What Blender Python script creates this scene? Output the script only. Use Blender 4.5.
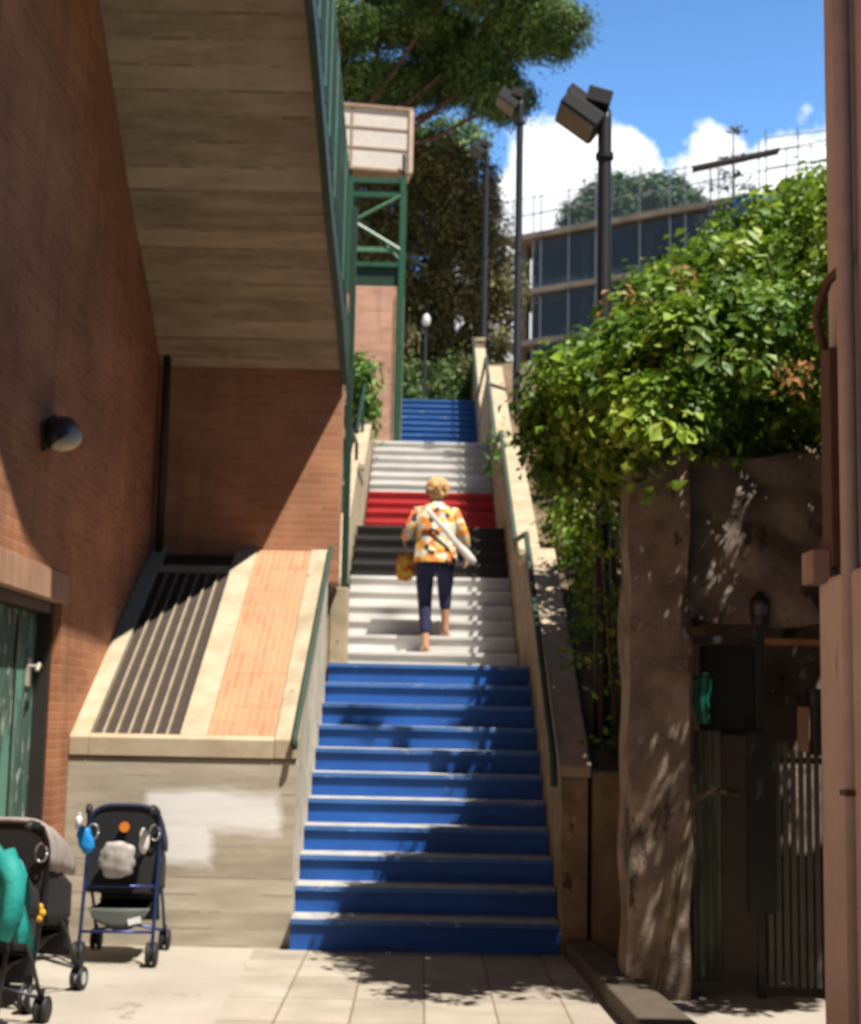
import bpy, bmesh, math, random
import numpy as np
from mathutils import Vector, Matrix

random.seed(7)
rng = np.random.default_rng(11)
for o in list(bpy.data.objects):
    bpy.data.objects.remove(o, do_unlink=True)
S = bpy.context.scene
COL = S.collection

# ------------------------------------------------------------------ camera
cd = bpy.data.cameras.new('camera')
cam = bpy.data.objects.new('camera', cd)
COL.objects.link(cam)
S.camera = cam
pitch, roll, yaw = math.radians(7.783), math.radians(1.19), math.radians(0.187)
f0 = Vector((math.sin(yaw), math.cos(yaw), 0))
r0 = Vector((math.cos(yaw), -math.sin(yaw), 0))
z0 = Vector((0, 0, 1))
F = f0 * math.cos(pitch) + z0 * math.sin(pitch)
U0 = -f0 * math.sin(pitch) + z0 * math.cos(pitch)
Rv = r0 * math.cos(roll) + U0 * math.sin(roll)
Uv = -r0 * math.sin(roll) + U0 * math.cos(roll)
M = Matrix.Identity(4)
for i in range(3):
    M[i][0] = Rv[i]; M[i][1] = Uv[i]; M[i][2] = -F[i]
M[0][3], M[1][3], M[2][3] = -0.045, 0.0, 1.463
cam.matrix_world = M
cd.sensor_fit = 'HORIZONTAL'
cd.sensor_width = 36.0
cd.lens = 1501.0 / 861.0 * 36.0
cd.clip_start = 0.05
cd.clip_end = 5000
cd.dof.use_dof = True                      # the phone focused short: everything is a little soft
cd.dof.focus_distance = 1.6
cd.dof.aperture_fstop = 62.76 / 1000 / 0.0044

# ------------------------------------------------------------------ light
SUN = Vector((-0.35, 0.35, -1.0)).normalized()     # direction the light travels
el = math.asin(-SUN.z)
az = math.atan2(-SUN.x, -SUN.y)
sl = bpy.data.lights.new('sun', 'SUN')
sl.energy = 5.0
sl.angle = math.radians(0.5)
sl.color = (1.0, 0.94, 0.85)
so = bpy.data.objects.new('sun', sl)
COL.objects.link(so)
so.rotation_euler = SUN.to_track_quat('-Z', 'Y').to_euler()
so.location = (6, -3, 20)

W = bpy.data.worlds.new('World')
S.world = W
W.use_nodes = True
nt = W.node_tree
nt.nodes.clear()
def N(t, tree=None, **kw):
    n = (tree or nt).nodes.new(t)
    for k, v in kw.items():
        setattr(n, k, v)
    return n
out = N('ShaderNodeOutputWorld')
bg = N('ShaderNodeBackground')
bg.inputs['Strength'].default_value = 0.046
sky = N('ShaderNodeTexSky', sky_type='NISHITA')
sky.sun_disc = False
sky.sun_elevation = el
sky.sun_rotation = az
sky.air_density = 1.0
sky.dust_density = 0.15
sky.ozone_density = 2.4
tc = N('ShaderNodeTexCoord')
sep = N('ShaderNodeSeparateXYZ')
nt.links.new(tc.outputs['Generated'], sep.inputs[0])
def mth(op, a, b=None, c=None, tree=None):
    n = N('ShaderNodeMath', tree, operation=op)
    for i, v in enumerate((a, b, c)):
        if v is None: continue
        if isinstance(v, (int, float)): n.inputs[i].default_value = v
        else: (tree or nt).links.new(v, n.inputs[i])
    return n.outputs[0]
nz = N('ShaderNodeTexNoise')
nz.inputs['Scale'].default_value = 13.0
nz.inputs['Detail'].default_value = 9.0
nz.inputs['Roughness'].default_value = 0.58
nt.links.new(tc.outputs['Generated'], nz.inputs['Vector'])
ysafe = mth('MAXIMUM', sep.outputs['Y'], 0.05)
u = mth('DIVIDE', sep.outputs['X'], ysafe)
v = mth('DIVIDE', sep.outputs['Z'], ysafe)
acc = None
for (cu, cv, ru, rv) in [(0.085, 0.30, 0.068, 0.12), (0.062, 0.28, 0.06, 0.10), (0.125, 0.345, 0.04, 0.07), (0.10, 0.375, 0.04, 0.045),
                         (0.20, 0.34, 0.042, 0.08), (0.255, 0.345, 0.055, 0.09), (0.30, 0.36, 0.06, 0.085), (0.05, 0.13, 0.2, 0.11), (0.25, 0.14, 0.25, 0.12),
                         (-0.5, 0.3, 0.2, 0.12), (0.8, 0.35, 0.3, 0.15)]:
    a = mth('DIVIDE', mth('SUBTRACT', u, cu), ru)
    b = mth('DIVIDE', mth('SUBTRACT', v, cv), rv)
    d = mth('SUBTRACT', 1.0, mth('SQRT', mth('ADD', mth('MULTIPLY', a, a), mth('MULTIPLY', b, b))))
    acc = d if acc is None else mth('MAXIMUM', acc, d)
acc = mth('ADD', acc, mth('MULTIPLY', mth('SUBTRACT', nz.outputs['Fac'], 0.5), 1.5))
ramp = N('ShaderNodeValToRGB')
ramp.color_ramp.elements[0].position = 0.0
ramp.color_ramp.elements[1].position = 0.17
nt.links.new(acc, ramp.inputs[0])
front = mth('GREATER_THAN', sep.outputs['Y'], 0.05)
mask = mth('MULTIPLY', ramp.outputs[0], front)
mix = N('ShaderNodeMix', data_type='RGBA')
nt.links.new(mask, mix.inputs[0])
# the lower northern sky is the bright, hazier part of the real sky
lum = mth('MULTIPLY_ADD', mth('MULTIPLY', mth('SMOOTH_MIN', mth('MAXIMUM', sep.outputs['Y'], 0.0), 0.75, 0.1), mth('MAXIMUM', mth('SUBTRACT', 1.0, mth('MULTIPLY', sep.outputs['Z'], 1.25)), 0.0)), 5.6, 0.5)
vm = N('ShaderNodeVectorMath', operation='SCALE')
nt.links.new(sky.outputs[0], vm.inputs[0]); nt.links.new(lum, vm.inputs['Scale'])
tnt = N('ShaderNodeVectorMath', operation='MULTIPLY')      # clear Mediterranean blue
nt.links.new(vm.outputs[0], tnt.inputs[0]); tnt.inputs[1].default_value = (0.80, 1.12, 1.36)
nt.links.new(tnt.outputs[0], mix.inputs[6])
mix.inputs[7].default_value = (21, 21.6, 22.4, 1)
nt.links.new(mix.outputs[2], bg.inputs[0])
nt.links.new(bg.outputs[0], out.inputs[0])

S.view_settings.view_transform = 'Standard'
S.view_settings.look = 'None'
S.view_settings.exposure = 0.6
S.view_settings.gamma = 1
S.view_settings.use_curve_mapping = False
S.render.engine = 'CYCLES'
S.cycles.max_bounces = 5
S.cycles.diffuse_bounces = 1

# ------------------------------------------------------------------ materials
def new_mat(name):
    m = bpy.data.materials.new(name)
    m.use_nodes = True
    t = m.node_tree
    b = t.nodes['Principled BSDF']
    return m, t, b

def rgba(c): return (c[0], c[1], c[2], 1)

def coords(t, mode='object', scale=(1, 1, 1), swap=None):
    """real-world coordinates; swap='yz' or 'xz' turns a wall into the texture's plane"""
    g = t.nodes.new('ShaderNodeNewGeometry')
    o = g.outputs['Position']
    if swap:
        s = t.nodes.new('ShaderNodeSeparateXYZ'); t.links.new(o, s.inputs[0])
        c = t.nodes.new('ShaderNodeCombineXYZ')
        t.links.new(s.outputs[{'x': 0, 'y': 1, 'z': 2}[swap[0]]], c.inputs[0])
        t.links.new(s.outputs[{'x': 0, 'y': 1, 'z': 2}[swap[1]]], c.inputs[1])
        o = c.outputs[0]
    mp = t.nodes.new('ShaderNodeMapping')
    mp.inputs['Scale'].default_value = scale
    t.links.new(o, mp.inputs['Vector'])
    return mp.outputs[0]

def noise_mat(name, c1, c2, scale=6, detail=6, rough=0.85, stretch=(1, 1, 1), lo=0.35, hi=0.65, bump=0.15, spots=None, metallic=0.0, grain=None):
    m, t, b = new_mat(name)
    co = coords(t, scale=stretch)
    n = t.nodes.new('ShaderNodeTexNoise')
    n.inputs['Scale'].default_value = scale; n.inputs['Detail'].default_value = detail
    t.links.new(co, n.inputs['Vector'])
    r = t.nodes.new('ShaderNodeValToRGB')
    r.color_ramp.elements[0].position = lo; r.color_ramp.elements[0].color = rgba(c1)
    r.color_ramp.elements[1].position = hi; r.color_ramp.elements[1].color = rgba(c2)
    t.links.new(n.outputs['Fac'], r.inputs[0])
    colr = r.outputs[0]
    if spots:                               # worn or stained patches: (colour, scale, threshold, stretch)
        for (sc, ss, th, st) in spots:
            co2 = coords(t, scale=st)
            n2 = t.nodes.new('ShaderNodeTexNoise')
            n2.inputs['Scale'].default_value = ss; n2.inputs['Detail'].default_value = 8; n2.inputs['Roughness'].default_value = 0.65
            t.links.new(co2, n2.inputs['Vector'])
            r2 = t.nodes.new('ShaderNodeValToRGB')
            r2.color_ramp.elements[0].position = th; r2.color_ramp.elements[1].position = th + 0.04
            t.links.new(n2.outputs['Fac'], r2.inputs[0])
            mx = t.nodes.new('ShaderNodeMix'); mx.data_type = 'RGBA'
            t.links.new(r2.outputs[0], mx.inputs[0]); t.links.new(colr, mx.inputs[6])
            mx.inputs[7].default_value = rgba(sc)
            colr = mx.outputs[2]
    t.links.new(colr, b.inputs['Base Color'])
    b.inputs['Roughness'].default_value = rough
    b.inputs['Metallic'].default_value = metallic
    if bump:
        bp = t.nodes.new('ShaderNodeBump'); bp.inputs['Strength'].default_value = bump; bp.inputs['Distance'].default_value = 0.01
        n3 = t.nodes.new('ShaderNodeTexNoise'); n3.inputs['Scale'].default_value = (grain or scale * 8); n3.inputs['Detail'].default_value = 4
        t.links.new(co, n3.inputs['Vector'])
        t.links.new(n3.outputs['Fac'], bp.inputs['Height'])
        t.links.new(bp.outputs[0], b.inputs['Normal'])
    return m

def plain(name, c, rough=0.5, metallic=0.0, vary=0.12):
    return noise_mat(name, tuple(x * (1 - vary) for x in c), tuple(min(1, x * (1 + vary)) for x in c), scale=9, rough=rough, bump=0, metallic=metallic)

def brick_mat(name, swap, c1, c2, mortar, bw=0.26, bh=0.058, m_size=0.006, stain=0.35, noffset=0.5):
    m, t, b = new_mat(name)
    co = coords(t, swap=swap)
    br = t.nodes.new('ShaderNodeTexBrick')
    br.inputs['Scale'].default_value = 1.0
    br.inputs['Brick Width'].default_value = bw
    br.inputs['Row Height'].default_value = bh
    br.inputs['Mortar Size'].default_value = m_size
    br.inputs['Mortar Smooth'].default_value = 0.4
    br.inputs['Color1'].default_value = rgba(c1)
    br.inputs['Color2'].default_value = rgba(c2)
    br.inputs['Mortar'].default_value = rgba(mortar)
    br.offset = noffset
    t.links.new(co, br.inputs['Vector'])
    n = t.nodes.new('ShaderNodeTexNoise'); n.inputs['Scale'].default_value = 1.6; n.inputs['Detail'].default_value = 8
    t.links.new(co, n.inputs['Vector'])
    r = t.nodes.new('ShaderNodeMapRange')
    r.inputs['From Min'].default_value = 0.3; r.inputs['From Max'].default_value = 0.7
    r.inputs['To Min'].default_value = 1 - stain; r.inputs['To Max'].default_value = 1.08
    t.links.new(n.outputs['Fac'], r.inputs[0])
    ms_ = t.nodes.new('ShaderNodeMapping'); ms_.inputs['Scale'].default_value = (3.0, 0.35, 1)      # rain streaks
    t.links.new(co, ms_.inputs[0])
    ns_ = t.nodes.new('ShaderNodeTexNoise'); ns_.inputs['Scale'].default_value = 2.2; ns_.inputs['Detail'].default_value = 7
    t.links.new(ms_.outputs[0], ns_.inputs['Vector'])
    rs_ = t.nodes.new('ShaderNodeMapRange'); rs_.inputs['From Min'].default_value = 0.5; rs_.inputs['From Max'].default_value = 0.75
    rs_.inputs['To Min'].default_value = 1.0; rs_.inputs['To Max'].default_value = 0.72
    t.links.new(ns_.outputs['Fac'], rs_.inputs[0])
    mr_ = t.nodes.new('ShaderNodeMath'); mr_.operation = 'MULTIPLY'
    t.links.new(r.outputs[0], mr_.inputs[0]); t.links.new(rs_.outputs[0], mr_.inputs[1])
    r = mr_
    mx = t.nodes.new('ShaderNodeMix'); mx.data_type = 'RGBA'; mx.blend_type = 'MULTIPLY'; mx.inputs[0].default_value = 1
    t.links.new(br.outputs['Color'], mx.inputs[6]); t.links.new(r.outputs[0], mx.inputs[7])
    t.links.new(mx.outputs[2], b.inputs['Base Color'])
    bp = t.nodes.new('ShaderNodeBump'); bp.inputs['Strength'].default_value = 0.5; bp.inputs['Distance'].default_value = 0.006; bp.invert = True
    t.links.new(br.outputs['Fac'], bp.inputs['Height']); t.links.new(bp.outputs[0], b.inputs['Normal'])
    b.inputs['Roughness'].default_value = 0.9
    return m

def board_mat(name, axis, c1, c2, bh=0.16, paint=None, dark=(0.1, 0.08, 0.05), line=0.02):
    """board-marked concrete: lines across the given axis; paint = (x0,x1,z0,z1 list, colour)"""
    m, t, b = new_mat(name)
    co = coords(t)
    s = t.nodes.new('ShaderNodeSeparateXYZ'); t.links.new(co, s.inputs[0])
    ax = s.outputs[{'x': 0, 'y': 1, 'z': 2}[axis]]
    def m2(op, a, bb=None):
        return mth(op, a, bb, tree=t)
    q = m2('DIVIDE', ax, bh)
    fl = m2('FLOOR', q)
    fr = m2('FRACT', q)
    wn = t.nodes.new('ShaderNodeTexWhiteNoise'); wn.noise_dimensions = '1D'; t.links.new(fl, wn.inputs['W'])
    n = t.nodes.new('ShaderNodeTexNoise'); n.inputs['Scale'].default_value = 3; n.inputs['Detail'].default_value = 8; n.inputs['Roughness'].default_value = 0.65
    mp = t.nodes.new('ShaderNodeMapping')
    mp.inputs['Scale'].default_value = (0.7, 1, 4) if axis == 'z' else (0.7, 3, 1)
    t.links.new(co, mp.inputs[0]); t.links.new(mp.outputs[0], n.inputs['Vector'])
    f = m2('ADD', m2('MULTIPLY', wn.outputs[0], 0.22), m2('MULTIPLY', n.outputs['Fac'], 0.95))
    r = t.nodes.new('ShaderNodeValToRGB')
    r.color_ramp.elements[0].position = 0.25; r.color_ramp.elements[0].color = rgba(c1)
    r.color_ramp.elements[1].position = 0.8; r.color_ramp.elements[1].color = rgba(c2)
    t.links.new(f, r.inputs[0])
    ln = m2('MULTIPLY', m2('LESS_THAN', fr, line / bh), m2('MULTIPLY', m2('GREATER_THAN', n.outputs['Fac'], 0.52), 0.6))
    mx = t.nodes.new('ShaderNodeMix'); mx.data_type = 'RGBA'
    t.links.new(ln, mx.inputs[0]); t.links.new(r.outputs[0], mx.inputs[6]); mx.inputs[7].default_value = rgba(dark)
    colr = mx.outputs[2]
    if paint:
        rects, pc = paint
        acc = None
        nb = t.nodes.new('ShaderNodeTexNoise'); nb.inputs['Scale'].default_value = 7; nb.inputs['Detail'].default_value = 5
        t.links.new(co, nb.inputs['Vector'])
        mpb = t.nodes.new('ShaderNodeMapping'); mpb.inputs['Scale'].default_value = (0.35, 1, 2.2)
        t.links.new(co, mpb.inputs[0]); t.links.new(mpb.outputs[0], nb.inputs['Vector'])
        wob = m2('MULTIPLY', m2('SUBTRACT', nb.outputs['Fac'], 0.5), 0.15)
        for (x0, x1, za, zb) in rects:
            dx = m2('SUBTRACT', (x1 - x0) / 2, m2('ABSOLUTE', m2('SUBTRACT', s.outputs[0], (x0 + x1) / 2)))
            dz = m2('SUBTRACT', (zb - za) / 2, m2('ABSOLUTE', m2('SUBTRACT', s.outputs[2], (za + zb) / 2)))
            d = m2('MINIMUM', dx, dz)
            acc = d if acc is None else m2('MAXIMUM', acc, d)
        k = m2('MULTIPLY', m2('ADD', acc, wob), 15.0)
        cl = t.nodes.new('ShaderNodeClamp'); t.links.new(k, cl.inputs[0])
        kk = m2('MULTIPLY', cl.outputs[0], m2('ADD', 0.72, m2('MULTIPLY', nb.outputs['Fac'], 0.35)))
        mp2 = t.nodes.new('ShaderNodeMix'); mp2.data_type = 'RGBA'
        t.links.new(kk, mp2.inputs[0]); t.links.new(colr, mp2.inputs[6]); mp2.inputs[7].default_value = rgba(pc)
        colr = mp2.outputs[2]
    t.links.new(colr, b.inputs['Base Color'])
    b.inputs['Roughness'].default_value = 0.9
    bp = t.nodes.new('ShaderNodeBump'); bp.inputs['Strength'].default_value = 0.3; bp.inputs['Distance'].default_value = 0.01
    t.links.new(f, bp.inputs['Height']); t.links.new(bp.outputs[0], b.inputs['Normal'])
    return m

def leaf_mat(name, cols, rough=0.5, trans=0.35):
    m, t, b = new_mat(name)
    a = t.nodes.new('ShaderNodeAttribute'); a.attribute_name = 'tint'
    r = t.nodes.new('ShaderNodeValToRGB')
    el_ = r.color_ramp.elements
    n = len(cols)
    el_[0].position = 0; el_[0].color = rgba(cols[0])
    el_[1].position = 1; el_[1].color = rgba(cols[-1])
    for i in range(1, n - 1):
        e = el_.new(i / (n - 1)); e.color = rgba(cols[i])
    t.links.new(a.outputs['Fac'], r.inputs[0])
    t.links.new(r.outputs[0], b.inputs['Base Color'])
    b.inputs['Roughness'].default_value = rough
    tr = t.nodes.new('ShaderNodeBsdfTranslucent'); t.links.new(r.outputs[0], tr.inputs[0])
    ms = t.nodes.new('ShaderNodeMixShader'); ms.inputs[0].default_value = trans
    o = t.nodes['Material Output']
    t.links.new(b.outputs[0], ms.inputs[1]); t.links.new(tr.outputs[0], ms.inputs[2]); t.links.new(ms.outputs[0], o.inputs[0])
    return m

def net_mat(name, c, alpha):
    m, t, b = new_mat(name)
    b.inputs['Base Color'].default_value = rgba(c)
    b.inputs['Alpha'].default_value = alpha
    b.inputs['Roughness'].default_value = 0.9
    return m

BR_L = ((0.48, 0.18, 0.078), (0.60, 0.25, 0.115), (0.54, 0.28, 0.15))
M_brick_side = brick_mat('brick_side', 'yz', *BR_L)
M_brick_front = brick_mat('brick_front', 'xz', (0.50, 0.215, 0.105), (0.62, 0.29, 0.155), (0.54, 0.32, 0.20))
M_brick_ramp = brick_mat('brick_ramp', 'yx', (0.48, 0.225, 0.11), (0.56, 0.285, 0.15), (0.52, 0.33, 0.20), bw=0.24, bh=0.05, m_size=0.007, stain=0.15)
M_brick_tower = brick_mat('brick_tower', 'xz', (0.54, 0.29, 0.19), (0.68, 0.39, 0.27), (0.60, 0.43, 0.32), stain=0.2)
M_lintel = brick_mat('brick_lintel', 'yz', (0.55, 0.30, 0.17), (0.62, 0.36, 0.22), (0.5, 0.33, 0.22), bw=0.08, bh=0.3)
M_soffit = board_mat('soffit_concrete', 'y', (0.22, 0.17, 0.11), (0.62, 0.505, 0.365), bh=0.17, dark=(0.12, 0.09, 0.055))
M_wallconc = board_mat('board_marked_concrete', 'z', (0.27, 0.23, 0.16), (0.56, 0.49, 0.38), bh=0.105,
                       paint=([(-1.82, -0.91, 0.68, 0.99), (-1.79, -1.33, 0.47, 0.90)], (0.88, 0.86, 0.83)), dark=(0.20, 0.16, 0.10), line=0.012)
M_conc = noise_mat('old_concrete', (0.34, 0.27, 0.17), (0.55, 0.45, 0.31), scale=4, lo=0.3, hi=0.7, spots=[((0.15, 0.11, 0.07), 6, 0.62, (1, 1, 0.4))])
M_cream = noise_mat('cream_coping', (0.44, 0.35, 0.225), (0.54, 0.445, 0.31), scale=5, spots=[((0.33, 0.25, 0.15), 9, 0.66, (1, 1, 1))])
M_coping = noise_mat('coping_stone', (0.42, 0.33, 0.215), (0.55, 0.45, 0.31), scale=7, spots=[((0.3, 0.22, 0.13), 7, 0.64, (1, 1, 1))])
M_brownwall = noise_mat('brown_render', (0.20, 0.14, 0.08), (0.36, 0.27, 0.17), scale=5, spots=[((0.09, 0.065, 0.04), 5, 0.6, (1, 1, 0.5))], bump=0.4)
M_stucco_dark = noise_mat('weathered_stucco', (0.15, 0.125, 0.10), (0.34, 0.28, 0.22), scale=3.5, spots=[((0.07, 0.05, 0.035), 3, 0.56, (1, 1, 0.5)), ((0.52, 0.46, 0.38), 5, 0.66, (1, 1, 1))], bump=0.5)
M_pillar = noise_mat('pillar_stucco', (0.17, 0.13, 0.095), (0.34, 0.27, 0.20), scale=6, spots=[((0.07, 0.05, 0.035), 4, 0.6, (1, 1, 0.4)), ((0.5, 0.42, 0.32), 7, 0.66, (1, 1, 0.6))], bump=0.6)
M_pink = noise_mat('pink_stucco', (0.60, 0.52, 0.47), (0.74, 0.65, 0.58), scale=3, spots=[((0.30, 0.19, 0.14), 4, 0.62, (1, 1, 0.2))], bump=0.3)
M_groove = plain('rust_brown_paint', (0.13, 0.075, 0.05), 0.7)
M_ground = noise_mat('ground_concrete', (0.34, 0.30, 0.245), (0.43, 0.385, 0.32), scale=1.3, detail=9, spots=[((0.28, 0.245, 0.19), 2.5, 0.60, (1, 1, 1)), ((0.16, 0.13, 0.10), 22, 0.70, (1, 1, 1))], bump=0.3, grain=60)
M_soil = noise_mat('hill_soil', (0.10, 0.07, 0.035), (0.24, 0.165, 0.09), scale=2.2, bump=0.5)
M_tread = noise_mat('tread_stone', (0.34, 0.34, 0.34), (0.50, 0.48, 0.43), scale=9, spots=[((0.12, 0.20, 0.36), 6, 0.66, (0.5, 1, 1))])
M_tread_w = noise_mat('tread_white', (0.62, 0.60, 0.56), (0.78, 0.76, 0.72), scale=9)
def riser_mat(name, c, wear, th=0.66):
    return noise_mat(name, tuple(x * 0.62 for x in c), c, scale=3.5, lo=0.3, hi=0.6, rough=0.55, stretch=(0.4, 1, 1.6), spots=[(wear, 11, th, (0.5, 1, 1.2))], bump=0.1)
M_blue = riser_mat('blue_paint', (0.012, 0.11, 0.47), (0.07, 0.19, 0.42), 0.66)
M_blue2 = riser_mat('blue_paint_nosing', (0.06, 0.19, 0.52), (0.30, 0.36, 0.44), 0.60)
M_white = riser_mat('white_paint', (0.84, 0.82, 0.78), (0.55, 0.53, 0.49), 0.69)
M_red = riser_mat('red_paint', (0.62, 0.020, 0.022), (0.4, 0.05, 0.04), 0.7)
M_black = riser_mat('black_paint', (0.018, 0.017, 0.018), (0.05, 0.05, 0.05), 0.68)
M_green = plain('green_steel', (0.022, 0.105, 0.055), 0.45)
M_green_dark = plain('dark_green_steel', (0.012, 0.045, 0.026), 0.5)
M_green_light = plain('pale_green_steel', (0.10, 0.26, 0.15), 0.45)
M_rail = plain('green_handrail', (0.04, 0.07, 0.05), 0.85)
M_grate = plain('grating_steel', (0.050, 0.036, 0.026), 0.6)
M_slat = plain('grating_bar', (0.36, 0.29, 0.20), 0.55)
M_pole = plain('lamp_post_paint', (0.018, 0.018, 0.020), 0.45)
M_head = plain('lamp_housing', (0.012, 0.013, 0.016), 0.75)
M_lens = plain('lamp_lens', (0.16, 0.155, 0.14), 0.3)
M_glassw = plain('white_globe', (0.8, 0.8, 0.76), 0.2)
M_signw = plain('white_sheet', (0.70, 0.655, 0.59), 0.5, vary=0.05)
M_signb = plain('brown_trim', (0.36, 0.23, 0.15), 0.6)
M_door = noise_mat('peeling_green_door', (0.035, 0.09, 0.065), (0.09, 0.16, 0.12), scale=5, stretch=(1, 2, 0.6), spots=[((0.55, 0.55, 0.45), 9, 0.57, (1, 1.5, 0.45)), ((0.12, 0.30, 0.22), 4, 0.55, (1, 1, 0.4))], bump=0.3)
M_doorframe = plain('dark_frame', (0.03, 0.022, 0.018), 0.6)
M_brass = plain('worn_latch', (0.50, 0.46, 0.36), 0.5, 0.2)
M_slab = noise_mat('slab_edge_concrete', (0.20, 0.18, 0.15), (0.36, 0.31, 0.25), scale=0.8)
M_inner = plain('inside_shade', (0.035, 0.04, 0.05), 0.9)
M_net = net_mat('blue_debris_net', (0.09, 0.15, 0.23), 0.5)
M_netw = net_mat('pale_scaffold_net', (0.45, 0.55, 0.66), 0.10)
M_scaf = plain('scaffold_tube', (0.20, 0.22, 0.25), 0.5, 0.2)
M_tarp = plain('blue_tarp', (0.03, 0.13, 0.40), 0.6)
M_dirt = plain('dark_sheet', (0.07, 0.065, 0.07), 0.7)
M_bark = noise_mat('pine_bark', (0.07, 0.04, 0.028), (0.18, 0.10, 0.07), scale=8, stretch=(1, 1, 0.4), bump=0.6)
M_bark2 = noise_mat('dark_bark', (0.035, 0.026, 0.02), (0.09, 0.065, 0.045), scale=8, stretch=(1, 1, 0.4), bump=0.6)
M_stem = noise_mat('vine_stem', (0.08, 0.06, 0.035), (0.2, 0.16, 0.09), scale=12)

# ------------------------------------------------------------------ mesh helpers
class MB:
    def __init__(s): s.bm = bmesh.new()
    def box(s, a, b, rot=None, pivot=None):
        vs = [s.bm.verts.new((x, y, z)) for z in (a[2], b[2]) for y in (a[1], b[1]) for x in (a[0], b[0])]
        for q in ((0, 2, 3, 1), (4, 5, 7, 6), (0, 1, 5, 4), (2, 6, 7, 3), (0, 4, 6, 2), (1, 3, 7, 5)):
            s.bm.faces.new([vs[i] for i in q])
        if rot is not None:
            bmesh.ops.rotate(s.bm, verts=vs, cent=pivot or (0, 0, 0), matrix=rot)
        return s
    def prism(s, pts, vec):
        """closed polygon pts extruded by vec"""
        vec = Vector(vec)
        a = [s.bm.verts.new(p) for p in pts]
        b = [s.bm.verts.new(Vector(p) + vec) for p in pts]
        n = len(pts)
        s.bm.faces.new(a[::-1]); s.bm.faces.new(b)
        for i in range(n):
            s.bm.faces.new((a[i], a[(i + 1) % n], b[(i + 1) % n], b[i]))
        return s
    def tube(s, pts, r, seg=10, cap=True, squash=1.0):
        pts = [Vector(p) for p in pts]
        rs = r if isinstance(r, (list, tuple)) else [r] * len(pts)
        rings = []
        up = Vector((0, 0, 1))
        prev = None
        for i, p in enumerate(pts):
            d = (pts[min(i + 1, len(pts) - 1)] - pts[max(i - 1, 0)]).normalized()
            if prev is None:
                a = d.cross(up)
                if a.length < 1e-3: a = d.cross(Vector((1, 0, 0)))
            else:
                a = prev - d * prev.dot(d)
                if a.length < 1e-4: a = d.cross(up)
            a.normalize(); prev = a
            b = d.cross(a)
            rings.append([s.bm.verts.new(p + (a * math.cos(t) + b * math.sin(t) * squash) * rs[i]) for t in [2 * math.pi * k / seg for k in range(seg)]])
        for i in range(len(rings) - 1):
            for k in range(seg):
                s.bm.faces.new((rings[i][k], rings[i][(k + 1) % seg], rings[i + 1][(k + 1) % seg], rings[i + 1][k]))
        if cap:
            s.bm.faces.new(rings[0][::-1]); s.bm.faces.new(rings[-1])
        return s
    def grid(s, fn, nu, nv):
        g = [[s.bm.verts.new(fn(i / nu, j / nv)) for j in range(nv + 1)] for i in range(nu + 1)]
        for i in range(nu):
            for j in range(nv):
                s.bm.faces.new((g[i][j], g[i + 1][j], g[i + 1][j + 1], g[i][j + 1]))
        return s
    def ball(s, c, r, seg=16, rings=10):
        rr = r if isinstance(r, (tuple, list)) else (r, r, r)
        m_ = Matrix.Translation(c) @ Matrix.Diagonal((rr[0], rr[1], rr[2], 1))
        bmesh.ops.create_uvsphere(s.bm, u_segments=seg, v_segments=rings, radius=1, matrix=m_)
        return s
    def build(s, name, mat, parent=None, smooth=False, bev=0, solid=0, sub=0, loc=None):
        bmesh.ops.recalc_face_normals(s.bm, faces=s.bm.faces)
        me = bpy.data.meshes.new(name)
        s.bm.to_mesh(me); s.bm.free()
        me.materials.append(mat)
        if smooth:
            for p in me.polygons: p.use_smooth = True
        o = bpy.data.objects.new(name, me)
        COL.objects.link(o)
        if parent: o.parent = parent
        if loc: o.location = loc
        if solid:
            md = o.modifiers.new('thick', 'SOLIDIFY'); md.thickness = solid; md.offset = 0
        if sub:
            md = o.modifiers.new('sub', 'SUBSURF'); md.levels = sub; md.render_levels = sub
        if bev:
            md = o.modifiers.new('bev', 'BEVEL'); md.width = bev; md.segments = 2; md.limit_method = 'ANGLE'
        return o

def tag(o, label=None, cat=None, group=None, kind=None):
    if label: o['label'] = label
    if cat: o['category'] = cat
    if group: o['group'] = group
    if kind: o['kind'] = kind
    return o

def thing(name, label, cat, loc=(0, 0, 0), rz=0, group=None):
    o = bpy.data.objects.new(name, None)
    COL.objects.link(o)
    o.location = loc; o.rotation_euler = (0, 0, rz)
    o.empty_display_size = 0.2
    return tag(o, label, cat, group)

def at0(o, parent):
    """child built in world coordinates under an empty that stands elsewhere"""
    o.parent = parent
    bpy.context.view_layer.update()
    o.matrix_parent_inverse = (Matrix.Translation(parent.location) @ parent.rotation_euler.to_matrix().to_4x4()).inverted()
    return o

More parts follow.
